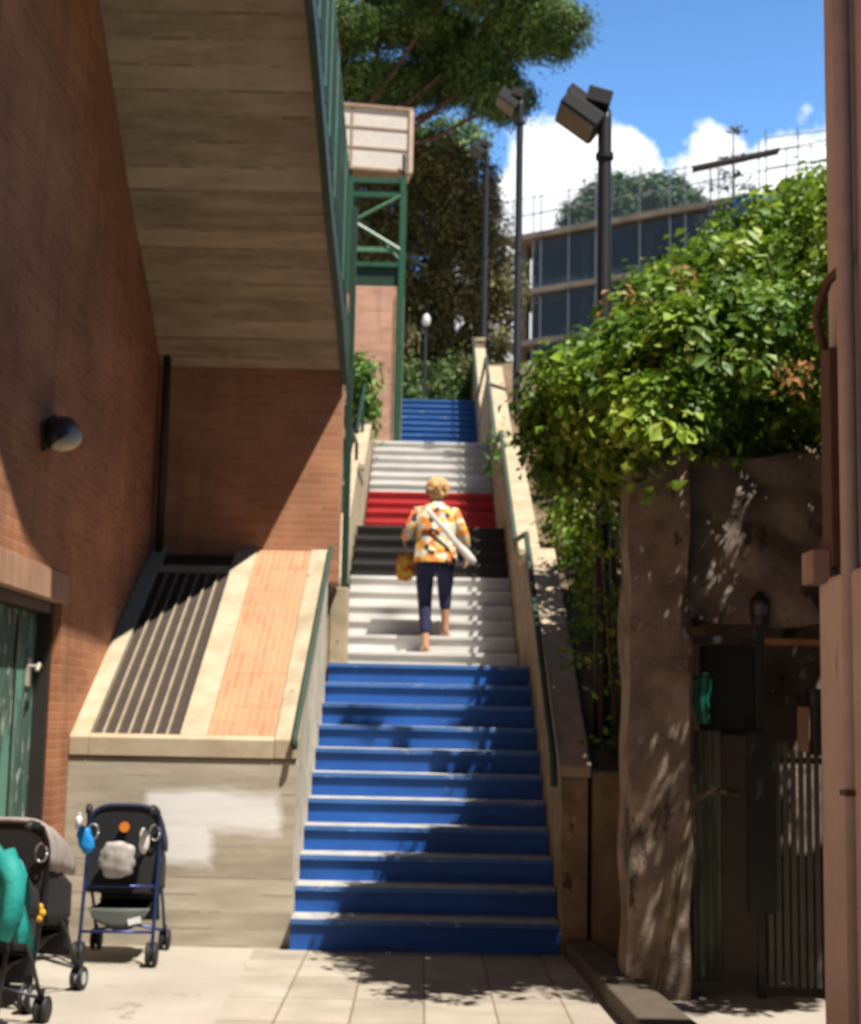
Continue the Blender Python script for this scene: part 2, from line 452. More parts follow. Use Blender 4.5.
def leaf_mesh(name, C, Nrm, size, mat, aspect=0.55, fold=0.18, tint=None, parent=None, droop=0.0):
    """many small folded leaves as one mesh; C centres, Nrm facing, size lengths"""
    n = len(C)
    Nrm = Nrm / np.maximum(np.linalg.norm(Nrm, axis=1, keepdims=True), 1e-6)
    rnd = rng.normal(size=(n, 3)); rnd[:, 2] -= droop
    A = rnd - Nrm * np.sum(rnd * Nrm, axis=1, keepdims=True)
    A /= np.maximum(np.linalg.norm(A, axis=1, keepdims=True), 1e-6)
    B = np.cross(Nrm, A)
    L = size[:, None]
    Wd = L * aspect * 0.5
    V = np.empty((n, 4, 3))
    V[:, 0] = C - A * L * 0.5
    V[:, 1] = C + B * Wd + Nrm * L * fold + A * L * 0.05
    V[:, 2] = C + A * L * 0.5
    V[:, 3] = C - B * Wd + Nrm * L * fold + A * L * 0.05
    V = V.reshape(-1, 3)
    me = bpy.data.meshes.new(name)
    base = np.arange(n) * 4
    T = np.stack([base, base + 1, base + 2, base, base + 2, base + 3], axis=1).reshape(-1)
    me.vertices.add(4 * n); me.vertices.foreach_set('co', V.ravel())
    me.loops.add(6 * n); me.loops.foreach_set('vertex_index', T.astype(np.int32))
    me.polygons.add(2 * n)
    me.polygons.foreach_set('loop_start', (np.arange(2 * n) * 3).astype(np.int32))
    me.polygons.foreach_set('loop_total', np.full(2 * n, 3, dtype=np.int32))
    me.update(calc_edges=True)
    if tint is None: tint = rng.random(n)
    at_ = me.attributes.new('tint', 'FLOAT', 'POINT')
    at_.data.foreach_set('value', np.repeat(np.clip(tint, 0, 1), 4).astype(np.float32))
    me.materials.append(mat)
    o = bpy.data.objects.new(name, me)
    COL.objects.link(o)
    if parent: at0(o, parent)
    return o

def foliage(blobs, clump_r, per, density, size, seed_tint=0.5, fill=0.35):
    """blobs: (cx,cy,cz,rx,ry,rz). Clumps sit mostly near each blob's skin; returns arrays."""
    Cs, Ns, Ss, Ts = [], [], [], []
    for (cx, cy, cz, rx, ry, rz) in blobs:
        area = (rx * ry + ry * rz + rx * rz) * 4.2
        k = max(4, int(area * density))
        d = rng.normal(size=(k, 3)); d /= np.linalg.norm(d, axis=1, keepdims=True)
        rad = np.where(rng.random(k) < fill, rng.random(k) ** 0.4 * 0.85, 0.82 + 0.25 * rng.random(k))
        cc = np.array([cx, cy, cz]) + d * rad[:, None] * np.array([rx, ry, rz])
        ct = rng.random(k)
        for i in range(k):
            m = int(per * (0.6 + 0.8 * rng.random()))
            q = rng.normal(size=(m, 3)) * clump_r * 0.5 * (0.7 + 0.7 * rng.random())
            Cs.append(cc[i] + q)
            nn = q / clump_r + d[i] * 0.6 + np.array([0, 0, 0.8]) + rng.normal(size=(m, 3)) * 0.55
            Ns.append(nn)
            Ss.append(size * (0.6 + 0.8 * rng.random(m)))
            Ts.append(np.clip(ct[i] * 0.68 + rng.random(m) * 0.32, 0, 1))
    return np.concatenate(Cs), np.concatenate(Ns), np.concatenate(Ss), np.concatenate(Ts)

def skin(name, verts, edges, radii, mat, parent=None, sub=2, root=0):
    me = bpy.data.meshes.new(name + '_skel')
    me.from_pydata(verts, edges, [])
    o = bpy.data.objects.new(name + '_skel', me)
    COL.objects.link(o)
    md = o.modifiers.new('skin', 'SKIN')
    md.use_smooth_shade = True
    sv = me.skin_vertices[0].data
    for i, r in enumerate(radii):
        sv[i].radius = r if isinstance(r, (tuple, list)) else (r, r)
        sv[i].use_root = (i == root)
    ss = o.modifiers.new('s', 'SUBSURF'); ss.levels = sub; ss.render_levels = sub
    bpy.context.view_layer.update()
    dg = bpy.context.evaluated_depsgraph_get()
    m2 = bpy.data.meshes.new_from_object(o.evaluated_get(dg))
    m2.name = name
    bpy.data.objects.remove(o, do_unlink=True)
    m2.materials.clear(); m2.materials.append(mat)
    for p in m2.polygons: p.use_smooth = True
    r_ = bpy.data.objects.new(name, m2)
    COL.objects.link(r_)
    if parent: r_.parent = parent
    return r_

def copy_tree(o, parent=None):
    c = o.copy(); COL.objects.link(c)
    if parent: c.parent = parent
    for ch in list(o.children): copy_tree(ch, c)
    return c

# ================================================================== SETTING
g = MB()
g.box((-1500, -400, -0.3), (1500, 2500, 0.0))
tag(g.build('ground', M_ground), kind='structure')

# paving slabs in front of the stairs
def paving():
    m, t, b = new_mat('paving_slabs')
    co = coords(t)
    br = t.nodes.new('ShaderNodeTexBrick')
    br.inputs['Scale'].default_value = 1.0
    br.inputs['Brick Width'].default_value = 0.62; br.inputs['Row Height'].default_value = 0.36
    br.inputs['Mortar Size'].default_value = 0.006
    br.inputs['Color1'].default_value = (0.35, 0.305, 0.24, 1); br.inputs['Color2'].default_value = (0.43, 0.375, 0.30, 1)
    br.inputs['Mortar'].default_value = (0.20, 0.155, 0.10, 1)
    br.offset = 0.0
    mp = t.nodes.new('ShaderNodeMapping'); mp.inputs['Rotation'].default_value = (0, 0, math.pi / 2)
    t.links.new(co, mp.inputs[0]); t.links.new(mp.outputs[0], br.inputs['Vector'])
    n = t.nodes.new('ShaderNodeTexNoise'); n.inputs['Scale'].default_value = 3; n.inputs['Detail'].default_value = 8
    t.links.new(co, n.inputs['Vector'])
    r = t.nodes.new('ShaderNodeMapRange'); r.inputs['From Min'].default_value = .3; r.inputs['From Max'].default_value = .7
    r.inputs['To Min'].default_value = .78; r.inputs['To Max'].default_value = 1.08
    t.links.new(n.outputs['Fac'], r.inputs[0])
    mx = t.nodes.new('ShaderNodeMix'); mx.data_type = 'RGBA'; mx.blend_type = 'MULTIPLY'; mx.inputs[0].default_value = 1
    t.links.new(br.outputs['Color'], mx.inputs[6]); t.links.new(r.outputs[0], mx.inputs[7])
    t.links.new(mx.outputs[2], b.inputs['Base Color']); b.inputs['Roughness'].default_value = 0.9
    return m
M_paving = paving()
g = MB()
g.prism([(-0.93, 5.0, 0), (1.0, 5.0, 0), (1.0, 9.66, 0), (-1.06, 9.66, 0)], (0, 0, 0.006))
tag(g.build('pavement', M_paving), kind='structure')

# --- stair geometry
T, Rr, D0 = 0.30, 0.17, 9.64
XL_, XR_ = -0.82, 0.85
F1y, F1z = D0, 0.20           # y of first riser, height of its tread
F2y, F2z = 14.18, 2.07
F3y, F3z = 18.71, 3.77
F4y, F4z = 25.00, 5.64

# hillside: right and left of the stairs, joined behind them
def hill(x0, x1, fn, y0, y1, name='hillside', nx=10, ny=60):
    b = MB()
    b.grid(lambda a, c: (x0 + (x1 - x0) * a, y0 + (y1 - y0) * c, fn(x0 + (x1 - x0) * a, y0 + (y1 - y0) * c)), nx, ny)
    return b
def cope(y):      # height of the right-hand boundary wall
    if y < 12.46: return 1.17 + (y - 9.64) * 0.603
    if y < 14.03: return 2.87 + (y - 12.46) * 0.105
    if y < 16.96: return 3.04 + (y - 14.03) * 0.52
    if y < 18.5: return 4.56
    if y < 21.7: return 4.86 + (y - 18.5) * 0.55
    if y < 25: return 6.62
    if y < 28.3: return 6.62 + (y - 25) * 0.57
    return 8.5
hb = MB()
def hr(x, y):
    x = max(x, 1.0)
    z = cope(y) - 0.22 + 0.05 * math.sin(x * 5 + y * 3) + 0.04 * math.sin(y * 7.1)
    if y > 28.3: z = 8.1 + (y - 28.3) * 0.27
    return z + max(0, (x - 3)) * 0.12 * (1 if y < 40 else 0.3)
hb.grid(lambda a, c: (0.96 + 60 * a ** 2, 9.95 + 24 * c, hr(0.96 + 60 * a ** 2, 9.95 + 24 * c)), 14, 90)
hb.grid(lambda a, c: (-60 + 58.9 * a, 22.3 + 11.65 * c, min(hr(1.2, 22.3 + 11.65 * c), 8.2) - 0.8 if c < 1 else hr(-1, 33.95)), 8, 20)
hb.grid(lambda a, c: (-220 + 440 * a, 33.95 + 300 * c ** 1.5, 8.1 + 5.65 * 0.27 + 300 * c ** 1.5 * (0.17 if c < 0.6 else 0.14) + 1.2 * math.sin(a * 23) * c), 30, 30)
tag(hb.build('hillside', M_soil, smooth=True), kind='structure')

# ------------------------------------------------------------------ STAIRS
def flight(label, y0, ztop, n, colors, xl=XL_, xr=XR_, landing=1.0, basez=0.0, first=None, nos=None):
    t = thing('stair_flight', label, 'stairs', (0.0, y0, basez))
    def loc(o): return at0(o, t)
    for k in range(n):
        z1 = ztop + Rr * k
        za = basez if k == 0 else z1 - Rr
        y = y0 + T * k
        c = colors[k]
        ye = y + T + 0.02 if k < n - 1 else y + T + landing
        tm = M_tread if c in ('blue',) else (M_tread_w if c == 'white' else M_tread)
        tr = MB().box((xl, y - 0.001, z1 - 0.03), (xr, ye, z1))
        o = tr.build('tread' if k < n - 1 else 'landing', tm, bev=0.004); loc(o)
        pm = {'blue': M_blue, 'white': M_white, 'red': M_red, 'black': M_black}[c]
        # the riser with its projecting painted nosing
        r = MB().box((xl + 0.001, y + 0.016, za - 0.02), (xr - 0.001, y + 0.05, z1 - 0.031))
        ro = r.build('riser', pm); loc(ro)
        ro['label'] = '%s painted riser' % c
        nm = M_blue2 if c == 'blue' else pm
        ns = MB().box((xl + 0.002, y - 0.006, z1 - 0.034), (xr - 0.002, y - 0.0015, z1 - 0.002))
        no = ns.build('nosing', nm); loc(no)
    # body under the steps
    b = MB()
    pr = [(xl + 0.01, y0 + 0.06, basez - 0.3)]
    pr += [(xl + 0.01, y0 + 0.06, ztop - 0.05), (xl + 0.01, y0 + T * (n - 1) + 0.06, ztop + Rr * (n - 1) - 0.05),
           (xl + 0.01, y0 + T * n + landing, ztop + Rr * (n - 1) - 0.05), (xl + 0.01, y0 + T * n + landing, basez - 0.3)]
    pr[1] = (xl + 0.01, y0 + 0.06, ztop - 0.22)
    pr[2] = (xl + 0.01, y0 + T * (n - 1) + 0.06, ztop + Rr * (n - 1) - 0.22)
    b.prism(pr, (xr - xl - 0.02, 0, 0))
    loc(b.build('stair_body', M_conc))
    return t

flight('lowest stair flight of eleven blue painted steps at the pavement', F1y, F1z, 11, ['blue'] * 11, xl=-0.838, landing=F2y - (F1y + 3.3) + 0.02)
flight('second stair flight with white steps below black ones, under the climbing woman', F2y, F2z, 10, ['white'] * 6 + ['black'] * 4, basez=1.90, landing=F3y - (F2y + 3.0) + 0.02)
flight('third stair flight with red steps below white ones, above the black steps', F3y, F3z, 11, ['red'] * 5 + ['white'] * 6, basez=3.60, landing=F4y - (F3y + 3.3) + 0.02)
flight('farthest stair flight, all blue, beside the brick tower and below the hedge', F4y, F4z, 12, ['blue'] * 12, xl=-1.2, basez=5.47, landing=2.5)

# ------------------------------------------------------------------ BRICK BUILDING (left)
XW = -2.30
bb = thing('brick_building', 'red brick building on the left with a green door under the concrete stair slab', 'building', (XW, 9, 0))
w = MB()
DJ, DT = 9.38, 2.12                     # door's far jamb and head
w.box((XW - 0.45, DJ, 0), (XW, 12.42, 8.5))
w.box((XW - 0.45, -8.0, DT + 0.19), (XW, DJ, 8.5))
w.box((XW - 0.45, -8.0, 0), (XW, 7.9, DT + 0.19))
at0(w.build('side_wall', M_brick_side), bb)
w = MB().box((XW - 0.4, 7.9, DT), (XW + 0.012, DJ + 0.12, DT + 0.185))
at0(w.build('lintel', M_lintel, bev=0.006), bb)
w = MB()
w.box((XW - 6, 12.35, 0.5), (-1.3, 12.7, 8.0))
w.box((-1.299, 12.351, 0.5), (-0.86, 12.7, 4.65))
w.box((-0.859, 12.35, 2.55), (-0.765, 12.7, 4.65))
at0(w.build('end_wall', M_brick_front), bb)
w = MB().box((XW - 6, 12.7, 0.0), (-2.0, 21.5, 6.0))
at0(w.build('rear_block', M_brick_side), bb)
# green door in the opening
dd = MB().box((XW - 0.20, 7.98, 0.02), (XW - 0.14, DJ - 0.055, DT - 0.07)).build('door', M_door, bev=0.004); at0(dd, bb)
for yy in (8.40, 8.86):
    q = MB().box((XW - 0.139, yy, 0.02), (XW - 0.128, yy + 0.018, DT - 0.11)).build('door_joint', M_doorframe); at0(q, dd)
q = MB(); q.tube([(XW - 0.14, 9.16, 1.72), (XW - 0.06, 9.16, 1.72), (XW - 0.05, 9.08, 1.73), (XW - 0.05, 9.04, 1.69)], 0.012, 8)
q.box((XW - 0.139, 9.12, 1.60), (XW - 0.125, 9.20, 1.77))
at0(q.build('door_handle', M_brass, smooth=False), dd)
f_ = MB().box((XW - 0.24, DJ - 0.055, 0), (XW - 0.05, DJ - 0.002, DT - 0.002)).box((XW - 0.24, 7.9, DT - 0.07), (XW - 0.05, DJ - 0.056, DT - 0.002))
at0(f_.build('door_frame', M_doorframe, bev=0.005), bb)
dp = MB().tube([(XW + 0.07, 12.27, 2.75), (XW + 0.07, 12.27, 4.6)], 0.032, 12).build('downpipe', plain('dark_pipe', (0.05, 0.03, 0.022), 0.5), smooth=True); at0(dp, bb)

# eyelid bulkhead lamp
wl = thing('wall_lamp', 'oval hooded bulkhead lamp on the shaded brick wall', 'lamp', (XW, 8.78, 3.09))
wl.scale = (1.15, 1.35, 0.85)
wl.rotation_euler = (math.radians(20), 0, 0)
mb = MB()
mb.ball((0.07, 0, 0.0), (0.085, 0.15, 0.115), 20, 12)
bmesh.ops.delete(mb.bm, geom=[v_ for v_ in mb.bm.verts if v_.co.x < 0.0], context='VERTS')
mb.build('hood', plain('black_lamp_hood', (0.02, 0.017, 0.015), 0.4), wl, smooth=True)
MB().ball((0.092, -0.01, -0.035), (0.085, 0.135, 0.085), 20, 12).build('lens', noise_mat('lamp_glass', (0.66, 0.54, 0.34), (0.80, 0.68, 0.46), scale=20, rough=0.5), wl, smooth=True)
MB().box((-0.0, -0.12, -0.1), (0.02, 0.12, 0.1)).build('back_plate', M_head, wl, bev=0.006)

# ------------------------------------------------------------------ SLOPING RAMP BLOCK
rb = thing('ramp_block', 'sloping concrete block with dark grating and brick strip beside the stairs', 'stair wall', (-1.5, 9.7, 0))
SL = 0.583
def rz_(y): return 1.245 + (y - 9.7) * SL
b = MB().prism([(XW + 0.002, 9.75, 0), (XW + 0.002, 9.75, 1.17), (XW + 0.002, 12.34, 1.17 + 2.59 * SL), (XW + 0.002, 12.34, 0)], (-0.842 - XW, 0, 0))
at0(b.build('front_wall', M_wallconc), rb)
q = MB().prism([(-0.841, 9.76, 0.0), (-0.841, 9.76, 1.14), (-0.841, 12.33, 1.14 + 2.57 * SL), (-0.841, 12.33, 0.0)], (0.004, 0, 0)).build('side_face', noise_mat('sunlit_side_concrete', (0.46, 0.41, 0.32), (0.66, 0.60, 0.50), scale=3, spots=[((0.28, 0.24, 0.17), 5, 0.6, (1, 1, 1))])); at0(q, rb)  # side face coloured paler to stand in for sunlight on it
def slab_strip(x0, x1, y0, y1, h0, h1, name, mat, bev=0.0):
    b_ = MB().prism([(x0, y0, rz_(y0) + h0), (x0, y0, rz_(y0) + h1), (x0, y1, rz_(y1) + h1), (x0, y1, rz_(y1) + h0)], (x1 - x0, 0, 0))
    return at0(b_.build(name, mat, bev=bev), rb)
slab_strip(XW + 0.003, -2.175, 9.735, 12.34, -0.09, 0.03, 'border', M_cream, 0.006)
slab_strip(-1.60, -1.425, 9.78, 12.34, -0.07, 0.03, 'border', M_cream, 0.006)
slab_strip(-0.985, -0.828, 9.735, 12.34, -0.09, 0.035, 'border', M_conc, 0.008)
slab_strip(-2.174, -0.986, 9.735, 9.779, -0.09, 0.03, 'border', M_cream, 0.006)
slab_strip(-1.424, -0.986, 9.78, 12.34, -0.08, 0.018, 'brick_panel', M_brick_ramp)
slab_strip(-2.174, -1.601, 11.98, 12.04, -0.07, 0.028, 'border', M_cream, 0.004)
slab_strip(-2.174, -1.601, 9.78, 11.98, -0.085, -0.055, 'grating_pan', M_grate)
slab_strip(-2.174, -1.601, 12.045, 12.33, -0.085, -0.03, 'window_grating', M_grate)
for k in range(7):
    x = -2.174 + 0.573 * (k + 0.5) / 7
    slab_strip(x - 0.031, x + 0.028, 9.78, 11.975, -0.05, -0.005, 'grating_slat', M_grate)
for k in range(6):
    x = -2.174 + 0.573 * (k + 1) / 7
    slab_strip(x - 0.009, x + 0.006, 9.78, 11.975, -0.05, 0.018, 'grating_bar', M_slat)
hr_ = thing('handrail', 'green tube handrail along the left edge of the blue steps', 'handrail', (-0.80, 9.8, 0))
q = MB().tube([(-0.85, 9.68, rz_(9.7) - 0.0), (-0.85, 9.70, rz_(9.7) + 0.07), (-0.82, 12.3, rz_(12.3) + 0.07)], 0.021, 8).build('rail', M_rail, smooth=True); at0(q, hr_)
for yy in (9.9, 10.8, 11.7, 12.2):
    q = MB().tube([(-0.842, yy, rz_(yy)), (-0.842, yy, rz_(yy) + 0.07)], 0.009, 6).build('bracket', M_rail); at0(q, hr_)

# ------------------------------------------------------------------ LEFT STAIR WALL beyond the building
def wall_seg(parent, xa, xb, segs, mat, cmat, cw=0.03):
    """segs: (y0, y1, top0, top1, base)"""
    for (y0, y1, t0, t1, ba) in segs:
        b_ = MB().prism([(xa, y0, ba), (xa, y0, t0 - 0.07), (xa, y1, t1 - 0.07), (xa, y1, ba)], (xb - xa, 0, 0))
        o = at0(b_.build('wall_body', mat), parent)
        c_ = MB().prism([(xa - cw, y0 - 0.02, t0 - 0.069), (xa - cw, y0 - 0.02, t0), (xa - cw, y1 - 0.003, t1), (xa - cw, y1 - 0.003, t1 - 0.069)], (xb - xa + 2 * cw, 0, 0))
        o = at0(c_.build('coping', cmat, bev=0.01), parent)
lw = thing('stair_wall', 'narrow pale concrete wall on the left of the upper steps, below the ivy', 'wall', (-0.9, 14, 1.9))
wall_seg(lw, -1.0, -0.845, [(12.72, 14.1, 2.55, 2.6, 0), (14.1, 16.9, 2.75, 4.35, 0), (16.9, 18.6, 4.35, 4.4, 0), (18.6, 21.9, 4.6, 6.1, 0)], M_conc, M_coping, 0.02)
gr = thing('handrail', 'dark green rail and posts on the left stair wall behind the brick end wall', 'handrail', (-0.86, 14, 2))
for (a_, c_) in [((14.1, 3.2), (16.9, 4.85)), ((16.9, 4.85), (18.6, 4.95)), ((18.6, 5.1), (21.6, 6.75))]:
    q = MB().tube([(-0.93, a_[0], a_[1] - 0.1), (-0.93, c_[0], c_[1] - 0.1)], 0.025, 8).build('rail', M_green_dark); at0(q, gr)
for yy, zz in [(14.2, 2.8), (15.5, 3.5), (16.9, 4.3), (18.6, 4.5), (20.1, 5.3)]:
    q = MB().tube([(-0.93, yy, zz - 0.1), (-0.93, yy, zz + 0.35)], 0.022, 8).build('post', M_green_dark); at0(q, gr)

# ------------------------------------------------------------------ OVERHEAD STAIR SLAB
osb = thing('overhead_staircase', 'concrete staircase slab with green steel railing sloping over the left side', 'staircase', (-1.5, 12.3, 4.4))
SP = [(12.345, 4.34), (11.76, 4.74), (10.80, 5.24), (10.12, 5.73), (9.46, 6.16), (9.15, 6.19), (7.63, 6.24), (7.02, 6.38), (6.43, 6.75), (5.0, 8.0)]
def sx_(y): return -0.78 - max(0, min(1, (12.3 - y) / 2.8)) * 0.13
b = MB()
n_ = len(SP)
lo_l = [b.bm.verts.new((XW + 0.003, y, z)) for y, z in SP]
lo_r = [b.bm.verts.new((sx_(y), y, z)) for y, z in SP]
hi_r = [b.bm.verts.new((sx_(y), y, z + 0.28)) for y, z in SP]
hi_l = [b.bm.verts.new((XW + 0.003, y, z + 0.28)) for y, z in SP]
for i in range(n_ - 1):
    for A_, B_ in ((lo_l, lo_r), (lo_r, hi_r), (hi_r, hi_l), (hi_l, lo_l)):
        b.bm.faces.new((A_[i], A_[i + 1], B_[i + 1], B_[i]))
b.bm.faces.new((lo_l[0], lo_r[0], hi_r[0], hi_l[0])); b.bm.faces.new((lo_l[-1], lo_r[-1], hi_r[-1], hi_l[-1]))
at0(b.build('slab', M_soffit), osb)
b = MB()
a0 = [b.bm.verts.new((sx_(y) + 0.004, y, z - 0.13)) for y, z in SP[:-3]]
a1 = [b.bm.verts.new((sx_(y) + 0.06, y, z - 0.13)) for y, z in SP[:-3]]
a2 = [b.bm.verts.new((sx_(y) + 0.06, y, z + 0.36)) for y, z in SP[:-3]]
a3 = [b.bm.verts.new((sx_(y) + 0.004, y, z + 0.36)) for y, z in SP[:-3]]
for i in range(len(a0) - 1):
    for A_, B_ in ((a0, a1), (a1, a2), (a2, a3), (a3, a0)):
        b.bm.faces.new((A_[i], A_[i + 1], B_[i + 1], B_[i]))
at0(b.build('stringer_beam', M_green_dark), osb)
def spz(y):
    for (ya, za), (yb, zb) in zip(SP, SP[1:]):
        if yb <= y <= ya: return za + (zb - za) * (ya - y) / (ya - yb)
    return SP[0][1]
yy = 11.85
while yy > 8.0:
    q = MB().box((sx_(yy) + 0.062, yy - 0.025, spz(yy) + 0.1), (sx_(yy) + 0.070, yy + 0.025, spz(yy) + 1.25)).build('picket', M_green_light if int(yy * 10) % 4 == 0 else M_green_dark); at0(q, osb)
    yy -= 0.11
q = MB().tube([(sx_(y) + 0.045, y, spz(y) + 1.27) for y in (11.9, 11.3, 10.8, 10.1, 9.46, 9.1, 8.0)], 0.022, 8).build('handrail', M_green_light, smooth=True); at0(q, osb)
q = MB().tube([(sx_(y) + 0.045, y, spz(y) + 0.72) for y in (11.9, 11.3, 10.8, 10.1, 9.46, 9.1, 8.0)], 0.018, 8).build('mid_rail', M_green, smooth=True); at0(q, osb)
gc = thing('steel_column', 'thin dark green steel column at the corner of the brick end wall', 'column', (-0.72, 12.79, 2.28))
q = MB().box((-0.755, 12.76, 2.54), (-0.70, 12.84, 5.9)); at0(q.build('shaft', M_green_dark, bev=0.004), gc)
q = MB().box((-0.84, 12.72, 1.895), (-0.685, 12.90, 2.54)); at0(q.build('concrete_base', M_conc, bev=0.01), gc)

# ------------------------------------------------------------------ RIGHT BOUNDARY WALL
rw = thing('boundary_wall', 'stepped low wall with sunlit sandstone coping on the right of the stairs', 'wall', (1.0, 9.7, 0))
wall_seg(rw, 0.855, 1.02, [(9.66, 12.46, 1.17, 2.88, 0), (12.46, 14.03, 2.88, 2.95, 0), (14.03, 16.96, 3.05, 4.56, 0), (16.96, 18.5, 4.56, 4.60, 0),
                           (18.5, 21.7, 4.86, 6.62, 0), (21.7, 25.0, 6.62, 6.66, 0), (25.0, 28.3, 6.7, 8.55, 0), (28.3, 34, 8.75, 8.8, 0)], M_brownwall, M_coping, 0.02)
b = MB().box((1.05, 9.70, 0), (1.75, 10.3, 1.14)); at0(b.build('end_block', M_brownwall, bev=0.02), rw)
rr = thing('handrail', 'grey green tube handrail on the right boundary wall beside the coping', 'handrail', (0.85, 9.7, 0))
pts = [(0.80, 9.60, 1.05), (0.80, 9.66, 1.22), (0.80, 12.46, 3.0), (0.80, 14.0, 3.12), (0.80, 16.96, 4.72), (0.80, 18.5, 4.85), (0.80, 21.7, 6.75), (0.80, 24.9, 6.85), (0.80, 28.3, 8.75)]
q = MB().tube(pts, 0.024, 8).build('rail', M_rail, smooth=True); at0(q, rr)
for (yy, zz) in [(10.2, 1.56), (11.4, 2.32), (12.5, 3.0), (14.0, 3.12), (15.4, 3.87), (16.9, 4.69), (18.5, 4.85), (20.1, 5.8), (21.7, 6.75)]:
    q = MB().tube([(0.80, yy, zz), (0.80, yy, zz - 0.09), (0.86, yy, zz - 0.16)], 0.010, 6).build('bracket', M_rail); at0(q, rr)
# low kerb in front of the gate
k_ = MB().prism([(0.87, 9.64, 0), (1.06, 9.64, 0), (1.28, 6.6, 0), (1.00, 6.6, 0)], (0, 0, 0.11)).build('kerb', plain('dark_kerb_stone', (0.09, 0.07, 0.05), 0.9), bev=0.015)
tag(k_, 'low dark kerb running from the stair foot past the rough pillar', 'kerb')

# ------------------------------------------------------------------ GATE, PILLAR, YARD WALL (right)
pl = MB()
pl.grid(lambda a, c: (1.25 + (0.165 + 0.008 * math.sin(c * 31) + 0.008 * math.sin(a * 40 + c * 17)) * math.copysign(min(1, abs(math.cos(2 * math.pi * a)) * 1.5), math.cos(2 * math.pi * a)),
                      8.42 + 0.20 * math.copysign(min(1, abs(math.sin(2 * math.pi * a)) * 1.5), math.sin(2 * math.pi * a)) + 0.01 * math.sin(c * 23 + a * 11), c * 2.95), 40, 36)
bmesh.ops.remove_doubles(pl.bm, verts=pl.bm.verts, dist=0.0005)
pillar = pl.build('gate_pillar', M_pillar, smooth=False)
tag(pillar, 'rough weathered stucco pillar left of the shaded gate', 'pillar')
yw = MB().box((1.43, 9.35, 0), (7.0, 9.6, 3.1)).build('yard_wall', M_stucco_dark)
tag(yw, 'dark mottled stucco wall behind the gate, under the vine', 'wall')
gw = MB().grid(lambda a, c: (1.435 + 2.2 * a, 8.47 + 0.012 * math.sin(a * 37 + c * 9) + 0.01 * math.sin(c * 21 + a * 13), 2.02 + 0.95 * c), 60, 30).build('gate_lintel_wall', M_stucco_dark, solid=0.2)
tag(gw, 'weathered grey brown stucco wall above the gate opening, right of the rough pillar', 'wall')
gt = thing('yard_gate', 'shabby metal gate with corrugated sheet and vertical slats between pillar and pink building', 'gate', (1.8, 8.35, 0))
M_corr = noise_mat('corrugated_sheet', (0.07, 0.085, 0.06), (0.16, 0.18, 0.12), scale=8, stretch=(1, 1, 0.3), spots=[((0.12, 0.06, 0.03), 8, 0.62, (1, 1, 0.3))])
M_gdark = plain('dark_gate_steel', (0.022, 0.026, 0.026), 0.5)
M_gslat = plain('grey_gate_slat', (0.12, 0.12, 0.10), 0.6)
q = MB().grid(lambda a, c: (1.46 + 0.15 * a, 8.36 + 0.012 * math.sin(a * 2 * math.pi * 3), 0.08 + 1.34 * c), 30, 2).build('corrugated_panel', M_corr, solid=0.004); at0(q, gt)
q = MB().box((1.612, 8.35, 0.12), (1.80, 8.375, 1.40)).build('sheet_panel', plain('brown_sheet', (0.06, 0.045, 0.032), 0.7)); at0(q, gt)
q = MB().box((1.75, 8.32, 0.45), (1.90, 8.345, 1.42)).build('dark_board', M_gdark); at0(q, gt)
q = MB().box((1.80, 8.34, -0.0), (1.845, 8.39, 2.0)).build('gate_post', M_gdark, bev=0.004); at0(q, gt)
q = MB().box((1.46, 8.33, 1.90), (1.80, 8.37, 1.94)).build('top_bar', M_gdark); at0(q, gt)
q = MB().box((1.85, 8.33, 1.90), (2.9, 8.37, 1.935)).build('top_bar', plain('orange_brown_wood', (0.36, 0.19, 0.07), 0.7)); at0(q, gt)
q = MB().box((1.50, 8.385, 1.40), (1.80, 8.40, 1.89)).build('mesh_panel', net_mat('dark_mesh', (0.02, 0.03, 0.028), 0.8)); at0(q, gt)
k = 0
x = 1.86
while x < 2.75:
    q = MB().box((x, 8.345, 0.06), (x + 0.028, 8.36, 1.35 + 0.03 * math.sin(x * 40))).build('slat', M_gslat); at0(q, gt)
    x += 0.043
for zz in (0.08, 0.72, 1.25):
    q = MB().box((1.846, 8.362, zz), (2.9, 8.385, zz + 0.035)).build('cross_bar', M_gdark); at0(q, gt)
q = MB().tube([(1.20, 8.05, 0.02), (1.28, 8.10, 0.35), (1.36, 8.12, 0.8), (1.42, 8.15, 1.05), (1.52, 8.17, 1.10), (1.68, 8.2, 1.09)], 0.018, 8).build('bent_rod', M_stem, smooth=True)  # dark bent tube in front of the pillar
tag(q, 'dark bent branch leaning on the foot of the rough pillar', 'rod')
# hanging things at the gate
q = MB().grid(lambda a, c: (1.50 + 0.085 * (a - 0.5) * (1 - 0.35 * c) + 0.01 * math.sin(9 * c), 8.30 + 0.02 * math.sin(a * 9), 1.72 - 0.26 * c), 8, 8).build('plastic_bag', plain('green_plastic', (0.01, 0.16, 0.11), 0.35), solid=0.03, smooth=True)
tag(q, 'small green plastic bag hanging on the gate near the pillar', 'bag')
q = MB().box((2.09, 8.22, 1.30), (2.155, 8.32, 1.66)).build('letter_box', M_gdark, bev=0.008); q['x'] = 0
del q['x']
tag(q, 'narrow black letter box hanging by the gate, against the pink building', 'letter box')
q2 = MB().box((2.025, 8.30, 1.32), (2.08, 8.325, 1.56)).build('notice_board', plain('beige_board', (0.42, 0.26, 0.17), 0.7)); tag(q2, 'small beige board beside the black letter box on the gate', 'board')
ln = thing('lantern', 'small dark lantern above the gate post', 'lamp', (1.83, 8.36, 2.0))
